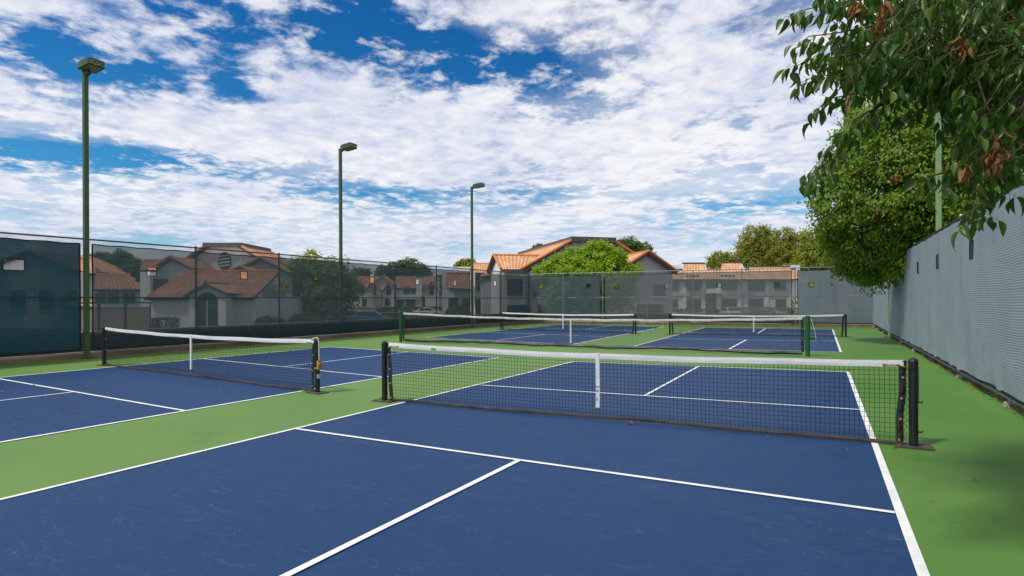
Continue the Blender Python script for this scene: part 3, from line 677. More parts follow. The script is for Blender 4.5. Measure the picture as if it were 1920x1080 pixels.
def crown_mesh(blobs, nleaf, size, seed, clump=.42, per=26, droop=.45, shape=.42, keep=None, shell=.62, ragged=.07):
    r = random.Random(seed); mb = MB(); tot = sum(b[1] ** 2 for b in blobs)
    for c, rad in blobs:
        k = max(1, int(nleaf * rad ** 2 / tot / per))
        for i in range(k):
            d = Vector((r.gauss(0, 1), r.gauss(0, 1), r.gauss(0, 1) * .9 + .08)).normalized()
            q = rad * (shell + (1.02 - shell) * r.random() ** .6) * (1 + .32 * noise.noise(d * 2.4 + c))
            if r.random() < ragged: q *= r.uniform(1.08, 1.32)
            p = c + d * q; cr = clump * r.uniform(.55, 1.15)
            for j in range(per):
                o = Vector((r.gauss(0, 1), r.gauss(0, 1), r.gauss(0, .7))) * cr * .5
                pp = p + o
                if keep and not keep(pp): continue
                leafy(mb, pp, (d + o * .8).normalized(), size * r.uniform(.7, 1.25), r, droop, shape)
    return mb
def tree(name, label, base, blobs, leaf_m, nleaf, size, seed, trunk_r=.16, group=None, keep=None, fork_z=None, **kw):
    t = thing(name, label, 'tree', base, 0, group); b0 = Vector(base)
    bl = [(Vector(c) - b0, rad) for c, rad in blobs]
    cen = sum((c * rad for c, rad in bl), Vector()) / sum(rad for _, rad in bl); fork = Vector((cen.x * .25, cen.y * .25, fork_z or max(.6, min(c.z for c, _ in bl) * .62)))
    if fork_z: fork.x = fork.y = 0
    tk = MB(); limb(tk, (0, 0, -.05), fork, trunk_r, trunk_r * .72, seed, 8, .15)
    rr = random.Random(seed)
    for i, (c, rad) in enumerate(bl):
        limb(tk, fork + Vector((0, 0, -.1)), c, trunk_r * .5, trunk_r * .14, seed + i, 7, .3)
        for k in range(5):
            d = Vector((rr.gauss(0, 1), rr.gauss(0, 1), rr.gauss(.2, .8))).normalized(); limb(tk, c - d * rad * .1, c + d * rad * .85, trunk_r * .13, trunk_r * .03, seed + i * 9 + k, 5, .3)
    tk.build('trunk', 'bark', t, smooth=True)
    kp = (lambda p: keep(p + b0)) if keep else None
    crown_mesh(bl, nleaf, size, seed, keep=kp, **kw).build('crown', leaf_m, t)
    return t

# big tree overhanging the right fence
bb = [(1640, 290, 14, 1.25), (1715, 250, 14, 1.5), (1610, 370, 14.5, 1.2), (1700, 350, 14, 1.6), (1800, 290, 14.5, 1.7), (1640, 430, 15.5, 1.15), (1720, 420, 15, 1.1), (1610, 475, 17, .75), (1655, 492, 17.5, .7),
      (1760, 350, 13.6, 1.3), (1840, 350, 14, 1.4), (1900, 310, 14, 1.6), (1690, 480, 19, .75), (1585, 430, 15.5, .7), (1575, 330, 15, .6), (1750, 200, 16, 1.6), (1850, 220, 16, 1.7), (1670, 225, 15, 1.1), (1612, 255, 15, .5), (1800, 240, 15, 1.5), (1900, 250, 15, 1.6), (1594, 300, 15, .55), (1556, 390, 14.8, .6), (1566, 424, 15, .5), (1552, 300, 14.6, .32), (1540, 372, 14.8, .36), (1556, 340, 14.2, .3), (1562, 455, 15.6, .35), (1585, 505, 16.6, .35), (1628, 515, 17.2, .35), (1600, 235, 14.6, .35), (1665, 205, 14.4, .4), (1718, 190, 14.2, .45), (1575, 270, 14.6, .35), (1800, 360, 13.5, 1.2), (1860, 300, 13, 1.5), (1905, 345, 12, 1.3), (1870, 380, 12.5, .85), (1925, 255, 13, 1.6), (1595, 465, 16.5, .8), (1630, 480, 16.5, .85), (1668, 470, 16.5, .9), (1700, 455, 15.5, .9), (1615, 500, 17, .6), (1690, 492, 15.5, .65), (1720, 470, 14.8, .65), (1662, 505, 16.5, .5), (1755, 440, 14, .55), (1790, 410, 13.4, .5)]
big = tree('broadleaf_tree', 'big green tree with reddish leaf sprays overhanging the right fence', (6.7, 14.5, GZ), [(at_y(px, py, Y), rr_) for px, py, Y, rr_ in bb] + [(Vector((7.5, 16, 6)), 2.0), (Vector((7.6, 13.5, 5)), 2.0)],
           'leaf_tree', 130000, .122, 21, .2, fork_z=5.3, shell=.72, clump=.36, per=34, droop=.6, shape=.30, ragged=.2)
rm = MB(); r = random.Random(3)
for (px, py, Y) in ((1583, 352, 14.2), (1605, 375, 14), (1700, 285, 13.4), (1755, 262, 13.8), (1620, 320, 13.5), (1553, 400, 14.6), (1680, 330, 12.6), (1660, 395, 13), (1790, 300, 13), (1640, 260, 13.6), (1735, 370, 12.6)):
    c = at_y(px, py, Y)
    for i in range(16): leafy(rm, c + Vector((r.gauss(0, .16), r.gauss(0, .12), r.gauss(0, .07))) - big.location, Vector((r.gauss(0, 1), -1, 0)).normalized(), .11, r, .3, .33)
rm.build('red_sprays', 'leaf_red', big)

# lime tree and others beyond the far fence
def px_tree(name, label, v, blobs, leaf_m, nleaf, size, seed, trunk_r=.14, **kw):
    bl = [(at(px, py, v + dv), rr_) for px, py, dv, rr_ in blobs]
    cx = sum(b[0].x for b in bl) / len(bl); cy = sum(b[0].y for b in bl) / len(bl)
    return tree(name, label, (cx, cy, GZ), bl, leaf_m, nleaf, size, seed, trunk_r, **kw)
px_tree('broadleaf_tree', 'round lime green tree behind the far fence, hiding a tiled house', 43.5, [(1045, 508, 0, 1.05), (1068, 497, .3, 1.0), (1092, 490, 0, .9), (1122, 484, 0, 1.1), (1148, 494, .5, 1.05), (1140, 520, -.6, 1.5), (1075, 525, -.8, 1.5), (1178, 512, 0, .75), (1024, 516, 0, .6), (1105, 512, -1.0, 1.1), (1110, 550, 0, 1.7), (1160, 550, 0, 1.3), (1050, 550, 0, 1.3), (1055, 484, 0, .45), (1074, 475, 0, .5), (1112, 464, 0, .5), (1132, 466, .3, .55), (1158, 478, 0, .45), (1028, 502, 0, .42), (1094, 474, .2, .4), (1194, 506, 0, .4), (1008, 508, 0, .3), (1143, 474, -.6, .4), (1046, 492, -.5, .45)],
        'leaf_lime', 34000, .19, 31, clump=.36, shell=.80, per=24, droop=.25, shape=.36)
px_tree('pine_tree', 'tall olive pine at the left of the group behind the flat roofed apartments', 108, [(1418, 442, 0, 2.2), (1440, 452, 0, 1.7), (1400, 458, 0, 1.7), (1425, 470, 0, 2.6), (1395, 480, 0, 1.8), (1445, 480, 0, 2.2), (1415, 495, 0, 3.0), (1440, 505, 0, 2.5)], 'leaf_pine', 13000, .50, 41, .25, clump=.8, per=20, droop=-.1, shape=.22)
px_tree('pine_tree', 'broad olive pine between the tall pine and the palms', 104, [(1470, 450, 0, 2.0), (1492, 462, 0, 2.2), (1468, 475, 0, 2.2), (1515, 470, 0, 1.6), (1485, 490, 0, 3.0), (1510, 492, 0, 2.4)], 'leaf_pine', 12000, .48, 42, .25, clump=.8, per=20, droop=-.1, shape=.22)
px_tree('broadleaf_tree', 'yellow green tree beside the palms, above the weathered pale windscreen', 92, [(1525, 450, 0, 1.9), (1548, 448, 0, 1.8), (1530, 475, 0, 2.6), (1555, 480, 0, 2.2), (1510, 492, 0, 1.8), (1575, 470, 0, 2.2), (1545, 500, 0, 2.6), (1525, 530, 0, 2.4), (1570, 530, 0, 2.6), (1615, 520, 0, 2.6), (1640, 490, 0, 2.4)], 'leaf_olive', 17000, .42, 43, .22, clump=.7, per=20, droop=.2, shape=.3)
px_tree('broadleaf_tree', 'small bushy tree left of the tall pine, over the tiled parapet', 112, [(1343, 488, 0, 1.5), (1365, 490, 0, 1.7), (1350, 500, 0, 2.2), (1375, 500, 0, 1.6)], 'leaf_olive', 6000, .42, 44, .15, clump=.6, per=18, droop=.1, shape=.3)
px_tree('pine_tree', 'dark double topped pine behind the grey gable', 95, [(1168, 462, 0, 1.2), (1182, 460, 0, 1.3), (1192, 466, 0, 1.0), (1175, 475, 0, 1.9), (1190, 482, 0, 1.6)], 'leaf_dark', 6500, .36, 45, .15, clump=.5, per=18, droop=.1, shape=.25)
px_tree('pine_tree', 'slim dark pine right of the grey gable peak', 97, [(1211, 466, 0, .9), (1213, 476, 0, 1.2), (1217, 486, 0, 1.3), (1212, 496, 0, 1.5)], 'leaf_dark', 4000, .36, 46, .13, clump=.45, per=18, droop=.1, shape=.25)
px_tree('broadleaf_tree', 'small tree peeping over the ridge of the big tiled roof', 100, [(1012, 466, 0, .9), (1005, 472, 0, .9)], 'leaf_dark', 1500, .36, 47, .12, clump=.45, per=16)
px_tree('broadleaf_tree', 'olive tree above the roofs just left of the farthest light pole', 98, [(872, 496, 0, 1.0), (882, 495, 0, .9), (859, 500, 0, .7), (876, 504, 0, 1.2)], 'leaf_pine', 3500, .36, 48, .13, clump=.45, per=16)
px_tree('broadleaf_tree', 'large leafy tree in the car park, seen through the dark screen', 50, [(545, 525, 0, 1.6), (585, 512, 0, 1.9), (625, 520, 0, 1.7), (560, 555, 0, 1.9), (610, 555, 0, 2.0), (640, 548, 0, 1.5), (525, 560, 0, 1.2), (585, 580, 0, 1.2), (655, 535, 0, .9)], 'leaf_olive', 17000, .26, 49, .2, clump=.5, per=22, droop=.3, shape=.34)
px_tree('broadleaf_tree', 'dark tree behind the low tiled wing of the clubhouse', 66, [(228, 490, 0, 1.3), (215, 497, 0, 1.1), (240, 498, 0, 1.1), (228, 510, 0, 1.4)], 'leaf_dark', 5000, .3, 50, .14, clump=.45, per=18)
px_tree('broadleaf_tree', 'dark round tree beside the nearest light pole, behind the screen', 67, [(185, 494, 0, 1.2), (172, 500, 0, 1.3), (196, 504, 0, 1.0)], 'leaf_dark', 4000, .3, 51, .14, clump=.45, per=18)
px_tree('broadleaf_tree', 'low dark tree touching the chimney side of the clubhouse', 64, [(258, 506, 0, 1.0), (245, 512, 0, 1.0)], 'leaf_dark', 2500, .3, 52, .12, clump=.4, per=18)
px_tree('broadleaf_tree', 'wide dark tree behind the arched window apartments', 150, [(745, 508, 0, 2.6), (765, 504, 0, 2.6), (782, 508, 0, 2.4), (720, 511, 0, 1.9), (796, 514, 0, 1.8)], 'leaf_dark', 6000, .6, 53, .25, clump=.9, per=18)
px_tree('broadleaf_tree', 'small dark tree above the left roof of the arched window apartments', 150, [(672, 515, 0, 1.6), (682, 513, 0, 1.3)], 'leaf_dark', 2000, .6, 54, .2, clump=.8, per=16)
px_tree('cypress_tree', 'dark narrow tree against the grey stair building behind the dark screen', 78, [(838, 520, 0, .8), (840, 532, 0, 1.0), (840, 545, 0, .9)], 'leaf_dark', 2600, .26, 55, .12, clump=.35, per=16)

# palms
def palm(label, px0, py0, px1, py1, v, rr_, nf, fl, seed, skirt):
    base = site(U(px0, v), v, GZ); a = at(px0, py0, v); b = at(px1, py1, v)
    t = thing('palm_tree', label, 'palm', base); r = random.Random(seed)
    P0 = Vector((0, 0, 0)); P1 = b - base
    pts = [P0.lerp(P1, i / 12) + Vector((.1 * math.sin(i * .5), 0, 0)) for i in range(13)]
    MB().tube(pts, [rr_ * (1.15 - .25 * i / 12) for i in range(13)], 12).build('trunk', 'bark', t, smooth=True)
    th = MB()
    for i in range(skirt):
        f = r.uniform(.35, .99); p = P0.lerp(P1, f); an = r.uniform(0, 6.28); d = Vector((math.cos(an), math.sin(an), 0)); s = Vector((-d.y, d.x, 0)) * r.uniform(.03, .08)
        q = p + d * rr_ * r.uniform(.9, 1.1); e = q + d * r.uniform(.04, .24) + Vector((0, 0, -r.uniform(.25, .7)))
        th.add([q - s, q + s, e + s * .3, e - s * .3], [(0, 1, 2, 3)])
    th.build('thatch', 'thatch', t)
    fr = MB()
    for i in range(nf):
        an = i * 2.399; el_ = R(r.uniform(-35, 75)); d = Vector((math.cos(an) * math.cos(el_), math.sin(an) * math.cos(el_), math.sin(el_)))
        c = P1 + d * fl * .55; fr.bar(P1, c, .03, .015)
        s = d.cross(Vector((0, 0, 1))).normalized(); up = s.cross(d)
        for k in range(-9, 10):
            a_ = k / 9 * 1.75; l_ = fl * .55 * (1 - .25 * abs(k) / 9); dd = (d * math.cos(a_) + s * math.sin(a_)).normalized(); e = c + dd * l_ + Vector((0, 0, -.18 * l_)) + up * .05 * abs(k) / 9
            w_ = up.cross(dd).normalized() * .028 * fl
            fr.add([c, c + dd * l_ * .55 - w_, e, c + dd * l_ * .55 + w_], [(0, 1, 2), (0, 2, 3)])
    fr.build('fronds', 'frond', t)
palm('tall fan palm with a shaggy trunk, its head lost in the overhanging branch', 1574, 560, 1601, 118, 36.5, .26, 34, 1.5, 4, 1500)
palm('short fan palm showing pale spiky fronds at the edge of the big tree', 1566, 560, 1566, 438, 42, .28, 30, 1.45, 5, 700)

# foreground tree: branch hanging into the picture
def hero_leaf(mb, c, d, nrm, ln, wd, curl):
    """pointed heart-shaped leaf: 2 x 5 quads, folded along the midrib, tip curling"""
    d = d.normalized(); s = d.cross(nrm).normalized(); n_ = s.cross(d)
    prof = ((0, .0, 0), (.12, .62, .0), (.32, 1.0, .02), (.58, .82, .08), (.82, .38, .2), (1.0, .0, .36)); o = len(mb.v)
    for (t_, w_, cu) in prof:
        b = c + d * ln * t_ - n_ * ln * cu * curl
        e = wd * w_ / 2; up = n_ * e * .8
        mb.v += [tuple(b - s * e + up), tuple(b), tuple(b + s * e + up)]
    for i in range(5):
        a = o + i * 3; mb.f += [(a, a + 1, a + 4, a + 3), (a + 1, a + 2, a + 5, a + 4)]
def build_hero():
    r = random.Random(12)
    base = Vector((6.6, -4.2, GZ)); t = thing('broadleaf_tree', 'dark foreground tree whose leafy branch with dry brown leaves hangs in at the upper right', 'tree', base)
    lf = MB(); tw = MB(); pe = MB()
    def P(px, py, v): return at(px, py, v) - base
    def twig_leaves(p, d, n_, ln0, spread=.05):
        for i in range(n_):
            a = r.uniform(0, 6.28); side = Vector((math.cos(a), math.sin(a), r.uniform(-.3, .3)))
            st = p + Vector((r.gauss(0, spread), r.gauss(0, spread), r.gauss(0, spread * .7)))
            pl = r.uniform(.018, .04); q = st + (side * .7 + Vector((0, 0, -.5))).normalized() * pl
            pe.tube([st, (st + q) / 2 + Vector((0, 0, .004)), q], .0011, 3, False)
            dr = (Vector((0, 0, -1)) * r.uniform(.55, 1.4) + side * r.uniform(.1, .75) + d * .25).normalized()
            nr = Vector((r.gauss(0, 1), r.gauss(0, 1) - .5, r.gauss(.35, .6))).normalized()
            ln = ln0 * r.uniform(.72, 1.18); hero_leaf(lf, q, dr, nr, ln, ln * r.uniform(.36, .50), r.uniform(-.5, 1.7))
    strands = [[(1680, -10), (1600, 2), (1545, 10), (1505, 20), (1478, 32)], [(1720, 20), (1640, 48), (1570, 62), (1520, 68), (1500, 82)], [(1730, 75), (1640, 95), (1560, 108), (1515, 112), (1490, 128)],
               [(1740, 115), (1650, 132), (1580, 140), (1530, 142), (1498, 158)], [(1710, 150), (1640, 170), (1590, 178), (1555, 186), (1535, 205)], [(1760, 110), (1710, 155), (1655, 195), (1605, 240), (1560, 278), (1528, 312), (1508, 340)],
               [(1640, 205), (1600, 225), (1585, 245)], [(1800, 140), (1745, 190), (1710, 205), (1690, 222)], [(1690, 175), (1655, 205), (1640, 222)], [(1600, 250), (1575, 285), (1550, 318), (1535, 335)], [(1810, 190), (1785, 205), (1770, 220)],
               [(1925, 190), (1880, 260), (1848, 310), (1838, 350), (1826, 395), (1812, 425)], [(1848, 330), (1880, 350), (1895, 365)], [(1845, 350), (1850, 385), (1845, 405)], [(1860, 290), (1815, 305), (1790, 318)], [(1795, 312), (1782, 335), (1778, 350)],
               [(1790, 318), (1755, 328), (1730, 338)], [(1925, 60), (1860, 80), (1815, 70)], [(1925, 250), (1895, 290), (1900, 320)]]
    for s in strands:
        v0 = r.uniform(2.75, 3.35); pts = []
        for i, (px, py) in enumerate(s): pts.append(P(px, py, v0 + .12 * (len(s) - i) * .5))
        MB().tube(pts, [.006 - .0045 * i / (len(pts) - 1) for i in range(len(pts))], 5).build('twig', 'twig', t, smooth=True)
        for a, b in zip(pts, pts[1:]):
            k = max(2, int((b - a).length / .026)); d = (b - a).normalized()
            for i in range(k): twig_leaves(a.lerp(b, (i + r.random()) / k), d, 1 if r.random() < .7 else 2, .074, .016)
        twig_leaves(pts[-1], (pts[-1] - pts[-2]).normalized(), 3, .09, .02)
    poly = [(1560, -20), (1528, 60), (1520, 120), (1545, 165), (1600, 150), (1640, 165), (1690, 160), (1755, 165), (1800, 205), (1815, 290), (1850, 320), (1925, 290), (1925, -20)]
    def inside(x, y):
        c = False; j = len(poly) - 1
        for i in range(len(poly)):
            (xi, yi), (xj, yj) = poly[i], poly[j]
            if (yi > y) != (yj > y) and x < (xj - xi) * (y - yi) / (yj - yi) + xi: c = not c
            j = i
        return c
    k = 0
    while k < 430:
        px, py = r.uniform(1500, 1925), r.uniform(-20, 340)
        if not inside(px, py): continue
        if px < 1700 and r.random() < (.75 if px < 1640 else .4): continue
        k += 1; far = r.random() < .45 and px > 1690
        v = r.uniform(3.4, 5.2) if far else r.uniform(2.7, 3.7)
        p = P(px, py, v); d = Vector((r.gauss(-.4, .5), r.gauss(0, .5), r.gauss(-.3, .4))).normalized()
        tw.tube([p - d * .14 + Vector((0, 0, .02)), p - d * .05, p + d * .04], [.0028, .002, .0011], 4)
        twig_leaves(p, d, r.randint(6, 9), .080 if not far else .095, .05)
    # boughs back to the trunk
    bo = MB()
    fork = Vector((-.35, .1, 3.9)); limb(bo, (0, 0, -.05), fork, .17, .12, 2, 8, .2)
    ctr = P(1880, 20, 3.4)
    limb(bo, fork, ctr + Vector((.25, 0, .25)), .07, .03, 5, 9, .15)
    for s in strands: limb(bo, ctr + Vector((.25, 0, .25)), P(s[0][0], s[0][1], 3.2), .014, .006, int(s[0][0]), 6, .25)
    for q in ((-1.2, -.6, 5.6), (-3.7, 1.2, 5.5), (.4, .4, 6.6), (1.2, -.4, 5.8), (-.3, 2.2, 5.9)): limb(bo, fork, q, .07, .02, int(q[0] * 10) + 50, 8, .2)
    bo.build('trunk', 'bark', t, smooth=True)
    MB().tube([P(1828, 100, 2.85), P(1836, 150, 2.84), P(1850, 195, 2.82), P(1875, 248, 2.8)], [.0055, .005, .0045, .004], 6).build('twig', 'twig', t, smooth=True)
    MB().tube([P(1842, 335, 2.9), P(1838, 300, 2.9), P(1850, 260, 2.9)], [.004, .005, .005], 6).build('twig', 'twig', t, smooth=True)
    tw.build('twiglets', 'twig', t, smooth=True)['kind'] = 'stuff'; pe.build('leaf_stems', 'petiole', t); lf.build('leaves', 'leaf_hero', t, smooth=True)
    # the rest of the crown; unseen clumps overhead added to shade the right court corner
    def off_frame(p):
        x, y = pix(p + base); return not (-60 < x < 1935 and -40 < y < 1100)
    crown_mesh([(Vector((-4.0, 1.0, 5.55)), .7), (Vector((-3.4, .9, 5.35)), .7), (Vector((-3.7, 1.6, 5.75)), .75), (Vector((-2.4, 1.6, 5.5)), .8), (Vector((-.4, .9, 6.0)), 1.5), (Vector((.4, .2, 6.4)), 2.0), (Vector((1.2, -.6, 5.6)), 1.7), (Vector((-.6, -1.2, 5.4)), 1.6), (Vector((-1.0, 3.0, 6.4)), 1.3)],
               16000, .12, 77, clump=.4, per=22, keep=off_frame).build('crown', 'leaf_hero', t)
    for (px, py, n_, w_, h_) in ((1803, 84, 16, .035, .04), (1868, 285, 40, .042, .09), (1608, 12, 14, .032, .03), (1648, 40, 12, .018, .06), (1812, 318, 9, .022, .035), (1663, 5, 9, .025, .03)):
        c = P(px, py, 2.72); dm = MB()
        for i in range(n_):
            q = c + Vector((r.gauss(0, w_ * .5), r.gauss(0, w_ * .4), r.gauss(0, h_ * .5)))
            hero_leaf(dm, q, Vector((r.gauss(0, .35), r.gauss(0, .3), -1)), Vector((r.gauss(0, 1), r.gauss(-.6, .7), .2)).normalized(), r.uniform(.045, .07), r.uniform(.018, .032), r.uniform(.6, 2.4))
        dm.build('dry_leaf_cluster', 'leaf_dead', t, smooth=True)
build_hero()

# ================================================================== buildings
class Bld:
    def __init__(s, name, label, cat, u0, v0, rot=0, z0=GZ, group=None):
        s.u0, s.v0, s.rot, s.z0 = u0, v0, rot, z0
        s.t = thing(name, label, cat, site(u0, v0, z0), YAW + rot, group)
    def loc(s, u, v, z=None):
        du, dv = u - s.u0, v - s.v0; c, q = math.cos(-s.rot), math.sin(-s.rot)
        x, y = c * du - q * dv, q * du + c * dv
        return (x, y) if z is None else Vector((x, y, z - s.z0))
    def P(s, px, py, v): return s.loc(U(px, v), v, Z(px, py, v))
def tile_roof(b, eL, eR, rL, rR, m='tile', parent=None, tw=.30, th=.40, amp=.045, name='roof', ridge=True, thick=.12):
    """clay pan tiles as a corrugated, stepped sheet between an eave and a ridge"""
    eL, eR, rL, rR = map(Vector, (eL, eR, rL, rR)); nc = max(2, int(((eR - eL).length + (rR - rL).length) / 2 / tw)); nr = max(2, int(((rL + rR) / 2 - (eL + eR) / 2).length / th))
    nrm = (eR - eL).cross(rL - eL + rR - eR).normalized()
    if nrm.z < 0: nrm = -nrm
    mb = MB(); mb.uv = []; K = 5; rows = []
    for j in range(nr):
        for e in (0, 1):
            t_ = (j + e) / nr; a = eL.lerp(rL, t_); c = eR.lerp(rR, t_); st = .035 * (1 - e); row = []
            for i in range(nc * K + 1):
                x = i / K; f = x % 1
                h = amp * math.sin(f * math.pi) ** .7 if f < .62 else -amp * .25
                h = amp * (1.3 * math.sin(math.pi * f / .62) if f < .62 else -.35 * math.sin(math.pi * (f - .62) / .38))
                row.append(len(mb.v)); mb.v.append(tuple(a.lerp(c, x / nc) + nrm * (h + st))); mb.uv.append((min(x, nc - .01), j + .5))
            rows.append(row)
    for j in range(len(rows) - 1):
        for i in range(nc * K): mb.f.append((rows[j][i], rows[j][i + 1], rows[j + 1][i + 1], rows[j + 1][i]))
    o = mb.build(name, m, parent or b.t)
    dk = MB().poly([eL - nrm * .02, eR - nrm * .02, rR - nrm * .02, rL - nrm * .02], -nrm * thick); dk.build('roof_deck', 'trim', o)
    if ridge: MB().tube([rL + nrm * .03, rR + nrm * .03], .13, 8).build('ridge_cap', 'ridge', o)
    return o
def window(b, x0, x1, z0, z1, y, fm='trim', parent=None, mull=1, sill=False, d=.06, gm_='glass'):
    """framed window in a wall facing local -y; coordinates local"""
    p = MB(); f = .07
    p.box(x0 - f, x1 + f, y - d, y + .02, z1, z1 + f); p.box(x0 - f, x1 + f, y - d, y + .02, z0 - f, z0); p.box(x0 - f, x0, y - d, y + .02, z0, z1); p.box(x1, x1 + f, y - d, y + .02, z0, z1)
    for i in range(1, mull + 1): xm = x0 + (x1 - x0) * i / (mull + 1); p.box(xm - .025, xm + .025, y - d + .015, y + .02, z0, z1)
    o = p.build('window', fm, parent or b.t); MB().box(x0, x1, y - .018, y + .01, z0, z1).build('pane', gm_, o)
    if sill: MB().box(x0 - .15, x1 + .15, y - .13, y + .02, z0 - f - .09, z0 - f - .002).build('sill', 'trim_w', o)
    return o
def arch_window(b, xc, w_, z0, z1, y, fm='trim_w'):
    """round topped window"""
    r_ = w_ / 2; zc = z1 - r_; pts = [(xc - r_, y, z0), (xc + r_, y, z0)] + [(xc + r_ * math.cos(a), y, zc + r_ * math.sin(a)) for a in [math.pi * i / 12 for i in range(13)]]
    big_ = [(xc + (px - xc) * 1.16, y, z0 + (pz - z0) * 1.07 - (.1 if pz == z0 else 0)) for px, _, pz in pts]
    o = MB().poly([(a, y - .05, c) for a, _, c in big_], (0, .05, 0)).build('window', fm, b.t)
    MB().poly([(a, y - .065, c) for a, _, c in pts], (0, .012, 0)).build('pane', 'glass', o)
def gable_wall(b, pts, v_, depth, m, name='wall'):
    mb = MB().poly(pts, (0, depth, 0)); return mb.build(name, m, b.t)

# ---- clubhouse
b = Bld('clubhouse', 'grey clubhouse with brown tiled roofs, gables and an arched door behind the dark screen', 'building', U(380, 42), 42)
V = 42
x0, x1 = b.P(283, 557, V).x, b.P(479, 557, V).x; ze = b.P(380, 557, V).z; zr = b.P(400, 510, V + 3.6).z
MB().box(x0, x1, 0, 8, 0, ze).build('wall', 'stucco', b.t)
tile_roof(b, (x0 - .25, -.45, ze - .08), (x1 + .05, -.45, ze - .08), (x0 + .3, 3.6, zr), (x1 + .25, 3.6, zr), 'tile_d', tw=.28, th=.36)
gable_wall(b, [(x1 - .02, 0, 0), (x1 + .9, 1.5, 0), (x1 + .9, 1.5, ze), (x1 - .02, 0, ze)], V, 5, 'stucco', 'side_wall')
# porch
yp = -1.3; pl, pr, pa = b.P(347, 552, V + yp), b.P(431, 549, V + yp), b.P(389, 533, V + yp)
MB().poly([(pl.x + .3, yp, 0), (pr.x - .3, yp, 0), (pr.x - .3, yp, pr.z), (pa.x, yp, pa.z - .12), (pl.x + .3, yp, pl.z)], (0, 1.28, 0)).build('porch', 'stucco', b.t)
tile_roof(b, (pl.x, yp - .3, pl.z - .05), (pl.x, 1.5, pl.z - .05), (pa.x, yp - .3, pa.z + .05), (pa.x, 2.6, pa.z + .05), 'tile_d', name='porch_roof', tw=.28, th=.36)
tile_roof(b, (pr.x, yp - .3, pr.z - .05), (pr.x, 1.5, pr.z - .05), (pa.x, yp - .3, pa.z + .05), (pa.x, 2.6, pa.z + .05), 'tile_d', name='porch_roof', tw=.28, th=.36)
dl, dr_, dt = b.P(370, 612, V + yp), b.P(408, 612, V + yp), b.P(389, 548, V + yp)
rad = (dr_.x - dl.x) / 2; pts = [(dl.x, yp - .03, .1), (dr_.x, yp - .03, .1)] + [((dl.x + dr_.x) / 2 + rad * math.cos(a), yp - .03, dt.z - rad * .8 + rad * .8 * math.sin(a)) for a in [math.pi * i / 12 for i in range(13)]]
dd = MB().poly(pts, (0, .029, 0)).build('door', 'door', b.t)
for (a, c) in ((374, 387), (391, 404)):
    xa, xb = b.P(a, 580, V + yp).x, b.P(c, 580, V + yp).x; z0, z1 = b.P(380, 594, V + yp).z, b.P(380, 577, V + yp).z
    MB().box(xa, xb, yp - .06, yp - .032, z0, z1).build('pane', 'glass', dd)
MB().box((dl.x + dr_.x) / 2 - .03, (dl.x + dr_.x) / 2 + .03, yp - .07, yp - .032, .1, dt.z - rad * .8).build('mullion', 'trim_w', dd)
# gables behind
def gable(b, L_, A, R_, v, m, depth, roof_m, base_px=None, top_flat=None, over=.35, roofdepth=6):
    l, a, q = b.P(*L_, v), b.P(*A, v), b.P(*R_, v); y = l.y
    if top_flat:
        a2 = b.P(*top_flat, v); pts = [(l.x, y, 0), (q.x, y, 0), q, a2, a, l]
    else: a2 = a; pts = [(l.x, y, 0), (q.x, y, 0), q, a, l]
    MB().poly(pts, (0, depth, 0)).build('gable_wall', m, b.t)
    u_ = Vector((0, 0, .06))
    tile_roof(b, Vector((l.x, y - over, l.z)) + u_, Vector((l.x, y + roofdepth, l.z)) + u_, Vector((a.x, y - over, a.z)) + u_, Vector((a.x, y + roofdepth, a.z)) + u_, roof_m, name='gable_roof', ridge=False, thick=.2)
    tile_roof(b, Vector((q.x, y - over, q.z)) + u_, Vector((q.x, y + roofdepth, q.z)) + u_, Vector((a2.x, y - over, a2.z)) + u_, Vector((a2.x, y + roofdepth, a2.z)) + u_, roof_m, name='gable_roof', ridge=False, thick=.2)
    for s_, e_ in ((l, a), (q, a2)): MB().tube([Vector((s_.x, y - over, s_.z)) + u_ * 1.5, Vector((e_.x, y - over, e_.z)) + u_ * 1.5], .13, 7).build('verge_tiles', 'ridge' if roof_m == 'tile' else M['tile_d'], b.t)
    return l, a, q
gable(b, (290, 503), (325, 483), (368, 506), 47.5, 'stucco', 5, 'tile_d')
gable(b, (345, 492), (390, 462), (500, 490), 51, 'stucco', 6, 'tile_d', top_flat=(453, 462))
gable(b, (440, 510), (492, 484), (548, 513), 48.5, 'stucco_p', 6, 'tile_d')
A_ = b.P(386, 463, 51); B_ = b.P(457, 463, 51); MB().box(A_.x, B_.x, A_.y - .5, A_.y + 5.5, A_.z - .02, A_.z + .32).build('parapet', 'trim', b.t)
c = b.P(422, 490, 51); q = [(c.x + .58 * math.cos(t_), c.y - .07, c.z + .80 * math.sin(t_)) for t_ in [R(i * 15) for i in range(24)]]
vt = MB().poly(q, (0, .06, 0)).build('oval_vent', 'trim', b.t)
for k in (-.38, -.1, .2, .47): MB().bar((c.x - .48, c.y - .09, c.z + k - .06), (c.x + .48, c.y - .09, c.z + k + .08), .05, .1).build('louvre', 'stucco', vt)
tile_roof(b, b.P(261, 507, 46), b.P(292, 507, 46), b.P(271, 489, 48.5), b.P(305, 489, 48.5), 'tile_d', name='side_roof')
a = b.P(263, 512, 46); c = b.P(281, 512, 46); MB().box(a.x, c.x, a.y, a.y + 2, 0, a.z + .1).build('chimney', 'stucco', b.t)
a = b.P(281, 523, 46.4); c = b.P(300, 523, 46.4); MB().box(a.x + .01, c.x, a.y, a.y + 1.5, 0, a.z).build('recess_shade', 'trim', b.t)  # solid dark block, the shade of a recess put into its colour
tile_roof(b, b.P(520, 512, 52), b.P(582, 512, 52), b.P(522, 491, 56), b.P(582, 491, 56), 'tile_d', name='rear_roof')
